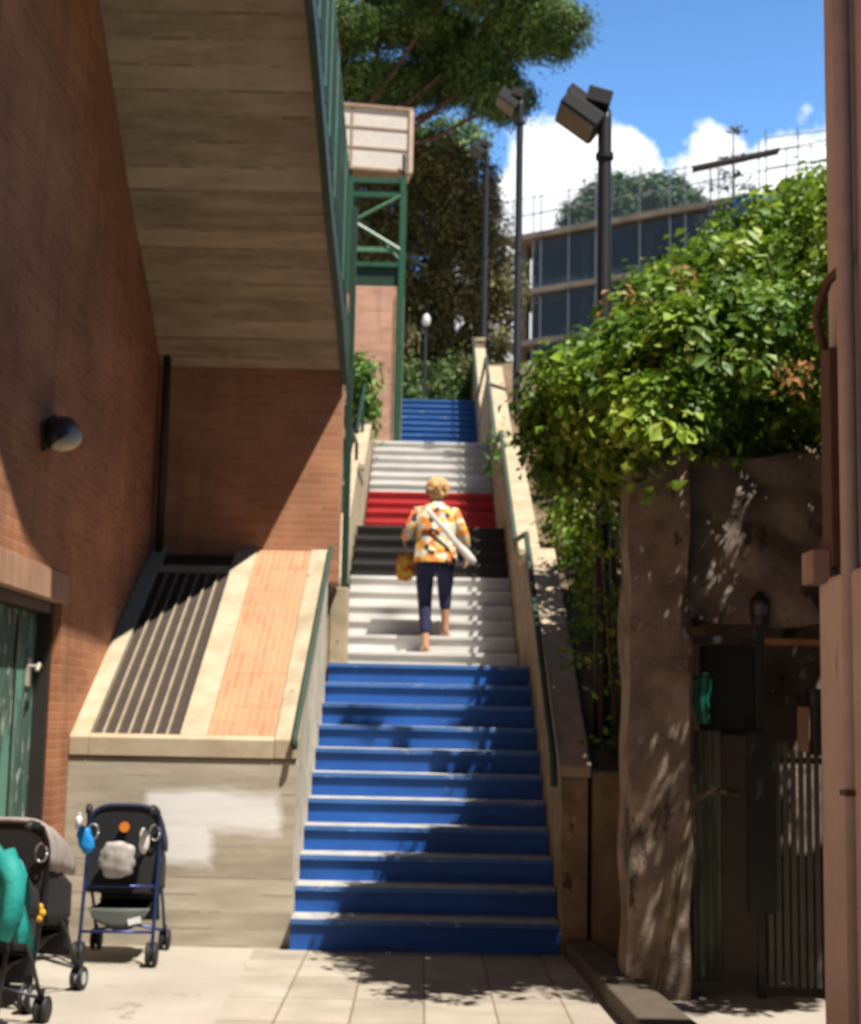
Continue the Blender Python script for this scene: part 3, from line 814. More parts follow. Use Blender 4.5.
MB().tube([(0, 0, 0), (0, 0, 0.03), (0, 0, 0.14), (0, 0, 0.2)], [0.03, 0.05, 0.06, 0.01], 8).build('lantern_body', M_gdark, ln)
MB().tube([(0, -0.005, 0.04), (0, -0.005, 0.12)], [0.045, 0.055], 8).build('lantern_glass', net_mat('smoked_glass', (0.25, 0.3, 0.4), 0.5), ln)

pb = thing('pink_building', 'pink stucco building corner at the far right edge, with a rusty downpipe recess', 'building', (1.3, 5, 0))
b = MB()
b.prism([(1.285, -8, 0), (1.285, 5.05, 0), (3.5, 5.05, 0), (3.5, -8, 0)], (0, 0, 1.95))
b.box((3.3, 5.051, 0), (9, 11.6, 3.3))  # unseen wing, added to shade the gate area and block sky
at0(b.build('wall', M_pink, bev=0.02), pb)
b = MB()
b.prism([(1.33, -8, 1.952), (1.33, 5.045, 1.952), (3.5, 5.045, 1.952), (3.5, -8, 1.952)], (0, 0, 4.2))
at0(b.build('upper_wall', M_pink, bev=0.015), pb)
q = MB().box((1.295, 4.90, 1.98), (1.329, 5.02, 2.72)).build('recess_strip', M_groove, bev=0.004); at0(q, pb)
q = MB().box((1.235, 4.93, 1.93), (1.30, 5.07, 2.04)).build('bracket', plain('tan_bracket', (0.46, 0.32, 0.25), 0.7), bev=0.008); at0(q, pb)
q = MB().tube([(1.29, 4.68, 0), (1.29, 4.68, 5)], 0.028, 10).build('downpipe', plain('pink_pipe', (0.58, 0.51, 0.47), 0.6), smooth=True); at0(q, pb)
for zz in (1.25,):
    q = MB().box((1.255, 4.645, zz), (1.34, 4.715, zz + 0.018)).build('pipe_clip', M_groove); at0(q, pb)
q = MB().tube([(1.29, 4.95, 2.72), (1.26, 4.93, 2.84), (1.28, 4.85, 2.93), (1.31, 4.7, 2.96)], 0.016, 8).build('cable_loop', M_groove, smooth=True); at0(q, pb)

# ------------------------------------------------------------------ BRICK TOWER with steel frame
tw = thing('brick_tower', 'slim brick tower carrying a green steel frame behind the white steps', 'tower', (-0.88, 22.9, 5.4))
q = MB().box((-1.34, 22.6, 4.5), (-0.46, 23.4, 8.07)).build('brick_shaft', M_brick_tower, bev=0.01); at0(q, tw)
q = MB().box((-0.60, 22.585, 5.4), (-0.565, 22.60, 7.9)).build('shaft_joint', M_brownwall); at0(q, tw)
q = MB().box((-1.34, 22.64, 8.08), (-0.5, 23.3, 8.38)).build('green_panel', M_green_dark); at0(q, tw)
for x in (-1.33, -0.50):
    for y in (22.62, 23.3):
        q = MB().box((x - 0.045, y - 0.045, 8.0 if x < -1 else 5.2), (x + 0.045, y + 0.045, 9.85)).build('post', M_green); at0(q, tw)
for z in (8.42, 8.66, 9.55, 9.78):
    q = MB().box((-1.284, 22.59, z - 0.035), (-0.546, 22.65, z + 0.035)).build('rail', M_green_light if z == 8.66 else M_green); at0(q, tw)
def bar(a, b_, r, name, mat, par):
    q_ = MB().tube([a, b_], r, 6).build(name, mat); at0(q_, par); return q_
bar((-1.28, 22.58, 9.10), (-0.54, 22.58, 9.52), 0.026, 'brace', M_green_light, tw)
bar((-1.28, 22.58, 9.10), (-0.54, 22.58, 8.66), 0.026, 'brace', M_green_light, tw)
bar((-1.28, 23.3, 9.5), (-0.54, 23.3, 8.7), 0.026, 'brace', M_green, tw)
bar((-1.33, 22.6, 9.8), (-1.33, 22.6, 10.2), 0.03, 'stub', M_pole, tw)
bar((-0.50, 22.6, 9.8), (-0.50, 22.6, 10.2), 0.03, 'stub', M_pole, tw)
bx = thing('panel_box', 'white sheet panel box with brown trim on top of the green steel frame', 'panel box', (-0.95, 22.75, 9.98), math.radians(9))
q = MB().box((-0.53, -0.12, 0), (0.50, 0.3, 0.98)).build('sheet', M_signw, bx)
for z in (0.33, 0.66):
    MB().box((-0.53, -0.135, z - 0.013), (0.50, -0.121, z + 0.013)).build('seam', M_signb, bx)
MB().box((-0.42, -0.136, 0.0), (-0.39, -0.121, 0.98)).build('seam', M_signb, bx)
MB().box((-0.56, -0.16, 0.98), (0.56, 0.32, 1.03)).build('top_trim', M_signb, bx)
MB().box((0.50, -0.16, -0.04), (0.57, 0.3, 0.98)).build('side_trim', plain('tan_trim', (0.60, 0.46, 0.34), 0.6), bx)
MB().box((-0.56, -0.15, -0.04), (0.50, 0.3, 0.0)).build('bottom_trim', M_signb, bx)

# ------------------------------------------------------------------ LAMP POSTS
def lamp_post(label, loc, rz=0.0):
    t = thing('street_lamp', label, 'street lamp', loc, rz, 'tall black floodlight posts along the stairs')
    MB().tube([(0, 0, 0), (0, 0, 0.9), (0, 0, 0.95), (0, 0, 5.62), (0, 0, 5.70)], [0.075, 0.075, 0.058, 0.05, 0.045], 16).build('pole', M_pole, t, smooth=True)
    MB().tube([(0, 0, 5.33), (0, 0, 5.37)], 0.066, 16).build('collar', M_pole, t)
    MB().tube([(0, 0, 3.4), (0, 0, 3.43)], 0.06, 16).build('collar', M_pole, t)
    MB().tube([(0, 0, 5.62), (-0.10, 0, 5.72), (-0.20, 0, 5.70)], 0.022, 8).build('arm', M_pole, t)
    R_ = Matrix.Rotation(math.radians(-32), 3, 'Y') @ Matrix.Rotation(math.radians(18), 3, 'X')
    R_ = Matrix.Rotation(math.radians(36), 3, 'Y') @ Matrix.Rotation(math.radians(-6), 3, 'X')
    piv = (-0.22, 0, 5.66)
    h = MB().box((-0.34, -0.15, 5.61), (-0.02, 0.15, 5.73), R_, piv).build('floodlight', M_head, t, bev=0.012)
    MB().box((-0.325, -0.135, 5.598), (-0.035, 0.135, 5.609), R_, piv).build('lens', M_lens, h)
    MB().box((-0.36, -0.12, 5.73), (-0.20, 0.12, 5.80), R_, piv).build('ballast_box', M_head, h, bev=0.01)
    R2 = Matrix.Rotation(math.radians(15), 3, 'Y')
    MB().box((-0.14, -0.10, 5.70), (0.04, 0.12, 5.82), R2, (0, 0, 5.76)).build('upper_head', M_head, t, bev=0.012)
    return t
lamp_post('thick black lamp post nearest the camera, rising out of the vine', (1.19, 10.36, 0.14))
lamp_post('black lamp post on the middle of the right wall, second in size', (1.185, 20.5, 4.55))
lamp_post('farthest and thinnest black lamp post, in front of the brown tree', (1.03, 29.0, 7.15))
gl = thing('globe_lamp', 'white headed park lamp glowing pale among the dark tree', 'street lamp', (-0.12, 29.3, 7.5))
gl.scale = (0.6, 0.6, 1.0)
MB().tube([(0, 0, 0), (0, 0, 1.8)], 0.05, 10).build('pole', plain('grey_pole', (0.03, 0.035, 0.04), 0.6), gl)
MB().tube([(0, 0, 1.72), (0, 0, 1.78), (0.03, 0, 1.92), (0.03, 0, 1.98)], [0.05, 0.15, 0.12, 0.03], 12).build('globe', M_glassw, gl, smooth=True)

# ------------------------------------------------------------------ FOLIAGE
LM_vine = leaf_mat('vine_leaves', [(0.03, 0.08, 0.010), (0.07, 0.16, 0.014), (0.15, 0.27, 0.02), (0.27, 0.40, 0.035), (0.42, 0.52, 0.07)], trans=0.28)
LM_dead = leaf_mat('orange_flowers', [(0.5, 0.2, 0.05), (0.6, 0.34, 0.14), (0.42, 0.30, 0.12)])
LM_pine = leaf_mat('pine_needles', [(0.03, 0.08, 0.02), (0.12, 0.22, 0.045), (0.28, 0.40, 0.09)], trans=0.15)
LM_cyp = leaf_mat('holm_oak_leaves', [(0.06, 0.065, 0.02), (0.17, 0.16, 0.055), (0.38, 0.34, 0.13)], trans=0.1)
LM_hedge = leaf_mat('hedge_leaves', [(0.05, 0.11, 0.03), (0.10, 0.20, 0.045), (0.19, 0.30, 0.09), (0.34, 0.17, 0.11)], trans=0.25)
LM_ivy = leaf_mat('ivy_leaves', [(0.05, 0.13, 0.016), (0.12, 0.27, 0.03), (0.24, 0.42, 0.06)], trans=0.35)
LM_far = leaf_mat('far_pine_needles', [(0.01, 0.07, 0.035), (0.04, 0.14, 0.04), (0.13, 0.23, 0.04)], trans=0.1)
LM_grey = leaf_mat('grey_conifer', [(0.10, 0.13, 0.13), (0.18, 0.21, 0.20)], trans=0.1)

vt = thing('climbing_vine', 'big bright green climbing vine spilling over the yard wall and gate on the right', 'vine', (2.0, 10.8, 2.5))
vb = [(0.76, 8.80, 3.22, 0.25, 0.26, 0.21), (0.93, 8.90, 3.35, 0.32, 0.34, 0.27), (1.00, 8.90, 3.07, 0.28, 0.29, 0.24), (1.27, 9.10, 3.59, 0.38, 0.40, 0.32), (1.27, 8.90, 3.21, 0.40, 0.42, 0.34), (1.56, 9.30, 3.87, 0.45, 0.47, 0.38), (1.50, 8.50, 3.34, 0.42, 0.44, 0.36), (2.00, 9.70, 4.26, 0.52, 0.55, 0.44), (1.95, 8.70, 3.57, 0.50, 0.53, 0.42), (2.52, 10.10, 4.65, 0.60, 0.63, 0.51), (2.44, 9.10, 3.84, 0.55, 0.58, 0.47), (1.86, 9.60, 3.35, 0.42, 0.44, 0.36), (2.32, 9.60, 3.53, 0.45, 0.47, 0.38), (2.96, 9.20, 4.36, 0.80, 0.84, 0.68), (2.65, 8.20, 3.33, 0.60, 0.63, 0.51), (2.65, 7.40, 3.62, 0.70, 0.73, 0.59), (1.56, 10.40, 3.83, 0.32, 0.34, 0.27), (1.92, 11.00, 4.43, 0.55, 0.58, 0.47), (2.60, 11.50, 4.94, 0.62, 0.65, 0.53), (3.25, 11.00, 5.16, 0.70, 0.73, 0.59), (0.77, 8.90, 3.02, 0.17, 0.18, 0.14), (1.40, 9.60, 3.08, 0.30, 0.32, 0.26), (1.11, 7.60, 3.31, 0.26, 0.27, 0.22), (1.34, 7.50, 3.28, 0.33, 0.35, 0.28), (0.91, 8.20, 3.23, 0.24, 0.25, 0.20), (0.80, 8.80, 3.33, 0.20, 0.21, 0.17), (1.11, 8.00, 3.20, 0.30, 0.32, 0.26), (1.62, 7.70, 3.46, 0.35, 0.37, 0.30), (1.08, 7.30, 2.94, 0.20, 0.21, 0.17), (0.74, 8.60, 3.24, 0.17, 0.18, 0.14), (0.80, 8.50, 3.37, 0.22, 0.23, 0.19), (0.94, 7.90, 3.17, 0.26, 0.27, 0.22), (1.04, 8.00, 3.03, 0.22, 0.23, 0.19)]
c_, n_, s_, t_ = foliage(vb, 0.14, 52, 24, 0.062, fill=0.35)
s_ = s_ * np.where(rng.random(len(s_)) < 0.25, 1.5, 0.9)
leaf_mesh('foliage', c_, n_, s_, LM_vine, tint=t_, parent=vt, aspect=0.62, droop=0.6)
# hanging sprays
vc = []
for i in range(90):
    x = rng.uniform(0.85, 2.5); y = rng.uniform(8.6, 9.6); z = rng.uniform(2.85, 3.3)
    L_ = rng.uniform(0.2, 0.7)
    k = int(L_ * 40)
    tt = np.linspace(0, 1, k)
    vc.append(np.stack([x + 0.08 * np.sin(tt * 4 + i) + rng.normal(size=k) * 0.03, y + rng.normal(size=k) * 0.03, z - L_ * tt], axis=1))
c_ = np.concatenate(vc)
leaf_mesh('hanging_sprays', c_, rng.normal(size=c_.shape) + np.array([0, -0.6, 0.5]), 0.075 * (0.6 + 0.7 * rng.random(len(c_))), LM_vine, parent=vt, droop=1.5)
for bl_ in [(1.15, 9.0, 3.95, 0.14, 0.12, 0.10), (1.52, 8.9, 4.15, 0.10, 0.12, 0.08), (2.05, 8.2, 3.62, 0.16, 0.08, 0.10), (1.75, 7.25, 3.2, 0.10, 0.08, 0.08)]:
    c_, n_, s_, t_ = foliage([bl_], 0.09, 8, 22, 0.06)
    q = leaf_mesh('dry_leaves', c_, n_, s_, LM_dead, tint=t_, parent=vt); q['kind'] = 'stuff'
q = MB()
for i in range(9):
    x = 1.2 + i * 0.22
    q.tube([(x, 10.5, 0.1), (x + 0.05 * math.sin(i), 10.45, 1.2), (x + 0.1 * math.cos(i * 2), 10.42, 2.2), (x + 0.2 * math.sin(i * 3), 10.4, 3.4)], [0.03, 0.025, 0.02, 0.012], 6)
at0(q.build('stems', M_stem, smooth=True), vt)

for k, pts_ in enumerate([[(1.32, 8.35, 3.40), (1.24, 8.2, 3.36), (1.14, 8.1, 3.18), (1.12, 8.08, 3.0)], [(0.80, 9.2, 3.5), (0.74, 9.05, 3.42), (0.74, 9.0, 3.28), (0.80, 9.0, 3.15)], [(1.9, 8.2, 3.9), (1.8, 8.0, 4.02), (1.72, 7.95, 4.0)]]):
    q = MB().tube(pts_, [0.013, 0.012, 0.010, 0.006], 6).build('tendril', plain('pale_tendril', (0.22, 0.30, 0.08), 0.6), smooth=True); at0(q, vt)
hv = thing('hanging_ivy', 'dark ivy curtain hanging around the nearest lamp post beside the wall end', 'ivy', (1.1, 10.2, 1.2))
c_, n_, s_, t_ = foliage([(1.16, 10.2, 2.6, 0.16, 0.15, 0.5), (1.28, 10.15, 2.0, 0.16, 0.12, 0.6), (1.05, 10.25, 2.05, 0.06, 0.08, 0.35), (1.4, 10.2, 1.5, 0.14, 0.1, 0.4), (1.02, 10.3, 2.0, 0.10, 0.25, 0.25), (1.12, 10.9, 2.5, 0.12, 0.3, 0.25), (1.2, 9.95, 1.35, 0.16, 0.12, 0.2)], 0.09, 10, 17, 0.06, fill=0.3)
leaf_mesh('foliage', c_, n_, s_, LM_vine, tint=t_ * 0.9, parent=hv, droop=1.0)
q = MB().tube([(1.3, 10.25, 1.14), (1.22, 10.2, 1.9), (1.15, 10.22, 2.9)], 0.012, 6).build('stem', M_stem); at0(q, hv)

sp = thing('wall_creeper', 'small green creeper sprig drooping over the right handrail by the white steps', 'creeper', (0.9, 17.6, 4.6))
c_, n_, s_, t_ = foliage([(0.83, 17.6, 4.75, 0.16, 0.25, 0.13), (0.72, 17.7, 4.45, 0.12, 0.14, 0.13)], 0.1, 12, 20, 0.075)
leaf_mesh('foliage', c_, n_, s_, LM_ivy, tint=t_, parent=sp)
iv = thing('ivy_clump', 'bright green ivy clump left of the brick tower beside the upper white steps', 'ivy', (-1.0, 20.8, 5.2))
c_, n_, s_, t_ = foliage([(-1.02, 20.6, 6.25, 0.22, 0.3, 0.24), (-0.98, 20.8, 5.95, 0.20, 0.3, 0.3), (-1.0, 20.9, 5.65, 0.18, 0.3, 0.25)], 0.13, 30, 26, 0.09)
leaf_mesh('foliage', c_, n_, s_, LM_ivy, tint=t_, parent=iv)

# hedge above the last flight
hg = thing('hedge', 'green hedge flecked with red at the top of the stairs below the dark tree', 'hedge', (0, 29.8, 7.5))
c_, n_, s_, t_ = foliage([(-0.9, 30.3, 8.0, 0.7, 0.6, 0.65), (-0.1, 30.2, 8.05, 0.6, 0.5, 0.7), (0.5, 30.3, 8.2, 0.5, 0.5, 0.75), (1.0, 31.2, 8.1, 0.6, 0.7, 0.6)], 0.2, 24, 12, 0.10)
leaf_mesh('foliage', c_, n_, s_, LM_hedge, tint=t_, parent=hg)
ws = thing('ground_creeper', 'leafy green creeper growing along the outer side of the right boundary wall', 'creeper', (1.3, 12.5, 2.3))
c_, n_, s_, t_ = foliage([(1.32, 11.2, 2.25, 0.2, 0.45, 0.2), (1.38, 12.1, 2.75, 0.22, 0.5, 0.28), (1.42, 13.2, 2.95, 0.25, 0.5, 0.25), (1.45, 14.6, 3.3, 0.3, 0.6, 0.32), (1.5, 16.2, 4.2, 0.32, 0.7, 0.35), (1.9, 12.6, 2.9, 0.4, 0.7, 0.35)], 0.13, 26, 18, 0.075)
leaf_mesh('foliage', c_, n_, s_, LM_vine, tint=t_, parent=ws)
rh = thing('shrub', 'dark shrub with reddish leaves behind the right wall, left of the vine', 'shrub', (2.0, 19, 5))
c_, n_, s_, t_ = foliage([(1.9, 20.5, 5.7, 0.7, 1.2, 0.75), (2.6, 19.0, 5.9, 0.9, 1.2, 0.8), (1.75, 16.8, 4.7, 0.55, 1.0, 0.6), (2.4, 15.5, 4.4, 0.8, 1.2, 0.7)], 0.2, 22, 8, 0.10)
leaf_mesh('foliage', c_, n_, s_, LM_hedge, tint=t_, parent=rh)

def tree(name, label, base, trunk, limbs, blobs, lm, bark, leafp, density, size, per, fill=0.3, aspect=0.5, cat='tree'):
    t = thing(name, label, cat, base)
    q_ = MB(); q_.tube(trunk[0], trunk[1], 12)
    at0(q_.build('trunk', bark, smooth=True), t)
    if limbs:
        q_ = MB()
        for pts_, r_ in limbs: q_.tube(pts_, [r_ * (1 - 0.7 * i / (len(pts_) - 1)) for i in range(len(pts_))], 7)
        at0(q_.build('limbs', bark, smooth=True), t)
    c_, n_, s_, t_ = foliage(blobs, leafp, per, density, size, fill=fill)
    leaf_mesh('crown', c_, n_, s_, lm, tint=t_, parent=t, aspect=aspect)
    return t
# big umbrella pine overhead
pbl = []
lim = []
r2 = random.Random(5)
top = [(-3.2, 31.5, 17.6), (-1.8, 30.5, 18.2), (-0.4, 32, 17.9), (1.0, 31, 17.6), (2.3, 32.2, 16.9), (2.8, 31.0, 16.2), (1.7, 30.2, 16.9), (0.2, 29.8, 17.5), (-2.4, 33.5, 17.2), (-1.0, 34, 17.6), (0.9, 33.8, 17.3),
       (2.75, 32, 17.5), (1.5, 31.5, 15.5), (0.6, 33, 16.0), (-1.9, 31, 16.2), (-4.5, 32, 17.2), (-3.4, 30, 17.0), (1.9, 31.5, 14.9), (-0.9, 32.3, 15.4), (-1.4, 31.5, 18.9), (1.3, 31.5, 18.4), (0.1, 31.6, 16.6)]
top = [(a - 0.55, b2, c2 + 0.1) for a, b2, c2 in top]
fork = Vector((-2.4, 32.0, 13.6))
for p in top:
    rr_ = r2.uniform(0.6, 0.95)
    pbl.append((p[0], p[1], p[2], rr_ * 1.15, rr_ * 1.1, rr_ * 0.55))
    P_ = Vector(p)
    mid = fork.lerp(P_, 0.55) + Vector((r2.uniform(-.3, .3), r2.uniform(-.3, .3), -0.35))
    if r2.random() < 0.8: lim.append(([tuple(fork), tuple(fork.lerp(P_, 0.25) + Vector((0, 0, -0.1))), tuple(mid), (p[0], p[1], p[2] - 0.1)], 0.10))
tree('umbrella_pine', 'large umbrella pine with bare reddish limbs leaning in over the top of the photo', (-2.4, 32.4, 7.4),
     ([(-2.6, 32.5, 7.2), (-2.5, 32.3, 10), (-2.5, 32.1, 12), (-2.4, 32, 13.7)], [0.32, 0.28, 0.24, 0.2]), lim, pbl, LM_pine, M_bark, 0.25, 21, 0.12, 60, fill=0.3, aspect=0.28)
# brown-olive dark tree
tree('holm_oak', 'dense olive brown tree behind the tower and the thin lamp posts', (0.3, 33, 8.2),
     ([(0.3, 33.2, 7.8), (0.3, 33.2, 10), (0.2, 33.2, 13)], [0.3, 0.25, 0.12]),
     [([(0.3, 33.2, 9.5), (1.2, 33, 11)], 0.1), ([(0.3, 33.2, 10), (-0.8, 33, 12)], 0.1)],
     [(-0.1, 33, 13.8, 0.75, 0.8, 0.95), (0.7, 33, 13.4, 0.7, 0.8, 0.95), (0.2, 33, 12.6, 0.9, 0.9, 0.9), (1.0, 33, 12.4, 0.6, 0.8, 0.9), (-0.5, 33, 11.8, 0.9, 0.9, 1.0), (0.8, 32.8, 11.4, 0.85, 0.8, 0.95),
      (1.55, 33, 11.2, 0.5, 0.6, 0.7), (0.2, 33.4, 10.4, 1.1, 0.9, 1.0), (1.4, 33.2, 10.2, 0.45, 0.6, 0.6), (-0.9, 33, 10, 0.9, 0.9, 1.1), (0.5, 33.6, 9.3, 1.3, 0.8, 0.8), (-1.4, 33, 12.8, 0.9, 0.8, 1.2)],
     LM_cyp, M_bark2, 0.24, 18, 0.085, 60, fill=0.15)
tree('dark_tree', 'dark green tree behind the tower frame, under the umbrella pine', (-1.5, 36, 9),
     ([(-1.5, 36, 9), (-1.5, 36, 14)], [0.3, 0.15]), None,
     [(-1.8, 36, 14.0, 1.3, 1.0, 1.4), (-0.4, 36.4, 15.2, 1.2, 1.0, 1.0), (-1.4, 36.2, 11.8, 1.5, 1.0, 1.3), (0.3, 37, 16.0, 1.0, 0.9, 0.7)], LM_pine, M_bark2, 0.26, 9, 0.13, 34, fill=0.3)
tree('umbrella_pine', 'distant domed umbrella pine above the netted building', (16, 112, 30),
     ([(16, 112, 26), (16, 112, 39)], [0.5, 0.35]), None,
     [(14.6, 112, 41.3, 2.6, 2.4, 1.7), (17.6, 112, 41.2, 2.6, 2.4, 1.6), (12.6, 112, 39.6, 2.2, 2.0, 1.6), (19.4, 112, 39.9, 2.0, 2.0, 1.3), (16, 112, 40, 4.0, 2.6, 1.6), (11.6, 112, 38.2, 1.6, 1.5, 1.1), (15.5, 112, 37.8, 4.6, 2, 1.3)],
     LM_far, M_bark, 0.8, 2.6, 0.40, 70, fill=0.3)
# layered grey conifer
t = thing('conifer', 'thin grey tiered conifer standing against the cloud above the vine', 'tree', (12.9, 62, 21))
q = MB().tube([(12.9, 62, 20), (12.9, 62, 27.0)], [0.12, 0.03], 6).build('trunk', M_bark2); at0(q, t)
bl = []
for i, z in enumerate((22.6, 23.5, 24.3, 25.0, 25.6)):
    for s in (-1, 1):
        for dx in (0.35, 0.85, 1.25):
            if dx < 1.5 - i * 0.25: bl.append((12.9 + s * dx, 62 + 0.3 * (i % 2), z + 0.1 * dx, 0.26, 0.3, 0.08))
bl.append((12.95, 62, 26.9, 0.35, 0.3, 0.12))
c_, n_, s_, t_ = foliage(bl, 0.22, 10, 10, 0.16)
leaf_mesh('crown', c_, n_, s_, LM_grey, tint=t_, parent=t)

# ------------------------------------------------------------------ BUILDING UNDER CONSTRUCTION
ab = thing('unfinished_building', 'unfinished concrete building behind blue netting on the hill', 'building', (5.5, 85, 18))
dirx, diry = 0.83, -0.55
P0 = Vector((5.0, 85, 0)); DX = Vector((dirx, diry, 0)).normalized(); NX = Vector((-DX.y, DX.x, 0))
def quad(s0, s1, d0, d1, z0_, z1_, name, mat, bev=0):
    a = P0 + DX * s0 + NX * d0; b2 = P0 + DX * s1 + NX * d0; c2 = P0 + DX * s1 + NX * d1; d2 = P0 + DX * s0 + NX * d1
    b_ = MB().prism([(p.x, p.y, z0_) for p in (a, b2, c2, d2)], (0, 0, z1_ - z0_))
    return at0(b_.build(name, mat), ab)
for z in (19.9, 22.9, 25.9, 29.2):      # floors
    quad(-0.5, 26, -1.0, 12, z - 0.32, z, 'floor_slab', M_slab)
for s in range(0, 27, 4):
    for d in (0.4, 6):
        quad(s, s + 0.45, d, d + 0.4, 17, 28.85, 'column', M_slab)
quad(0.3, 26, 1.2, 11.5, 17, 28.8, 'inner_shade', M_inner)  # near-black block standing in for the shade between the floors
for za_ in (19.95, 22.95, 25.95):
    quad(1.6, 26, -0.75, -0.72, za_, za_ + 2.75, 'netting', M_net)
quad(-0.5, 14, -0.9, -0.88, 29.2, 31.2, 'parapet_net', M_netw)
for s in (0.2, 1.6, 2.1, 3.9, 5.6, 6.2, 8.3, 10.1, 11.0, 12.9, 15.2, 18, 21):
    p = P0 + DX * s + NX * (-0.95)
    q = MB().tube([(p.x, p.y, 17), (p.x, p.y, 31.6 + 0.5 * math.sin(s * 1.7))], 0.035, 5).build('scaffold_pole', M_scaf); at0(q, ab)
for z in (30.3, 31.3):
    a = P0 + DX * -0.5 + NX * -0.95; b2 = P0 + DX * 22 + NX * -0.95
    q = MB().tube([(a.x, a.y, z), (b2.x, b2.y, z)], 0.04, 5).build('scaffold_rail', M_scaf); at0(q, ab)
rs = thing('scaffold_tower', 'scaffold tower with blue tarpaulin and a dark flat roof sheet above the vine', 'scaffold', (14, 60, 20))
Rz = Matrix.Rotation(math.radians(-12), 3, 'Y')
q = MB().prism([(10.75, 60, 24.35), (14.2, 59, 24.85), (14.3, 59.8, 24.95), (10.95, 60.9, 24.5)], (0, 0, 0.12)).build('roof_sheet', M_dirt); at0(q, rs)
for (x, y) in [(11.6, 60.4), (13.9, 60.2), (15.2, 60), (16.4, 60), (17.6, 60), (15.2, 62), (17.6, 62), (13.9, 61.5)]:
    q = MB().tube([(x, y, 17), (x, y, 24.7 if x < 13 else 26.2)], 0.035, 5).build('scaffold_pole', M_scaf); at0(q, rs)
for z in (24.6, 25.3, 25.9):
    q = MB().tube([(13.9, 60.1, z - 0.1), (18, 60.1, z + 0.5)], 0.03, 5).build('scaffold_rail', M_scaf); at0(q, rs)
q = MB().box((12.7, 60.4, 22.2), (15.2, 61.2, 23.45)).build('tarpaulin', M_tarp); at0(q, rs)
q = MB().box((14.8, 60.7, 23.0), (18.5, 62, 24.3)).build('grey_cabin', plain('grey_cabin', (0.12, 0.13, 0.17), 0.7)); at0(q, rs)
cw = MB().box((1.1, 34.5, 7.0), (6.0, 34.9, 9.6)).build('garden_wall', noise_mat('pale_render', (0.5, 0.42, 0.33), (0.6, 0.52, 0.42), scale=2))
tag(cw, 'pale garden wall at the head of the stairs, right of the thin lamp post', 'wall')
ob = MB().tube([(2.85, 34.2, 9.2), (2.85, 34.2, 9.75), (2.85, 34.2, 9.8)], [0.3, 0.3, 0.2], 12).build('barrel', plain('orange_plastic', (0.75, 0.15, 0.04), 0.5)); tag(ob, 'orange plastic barrel in front of the pale garden wall', 'barrel')


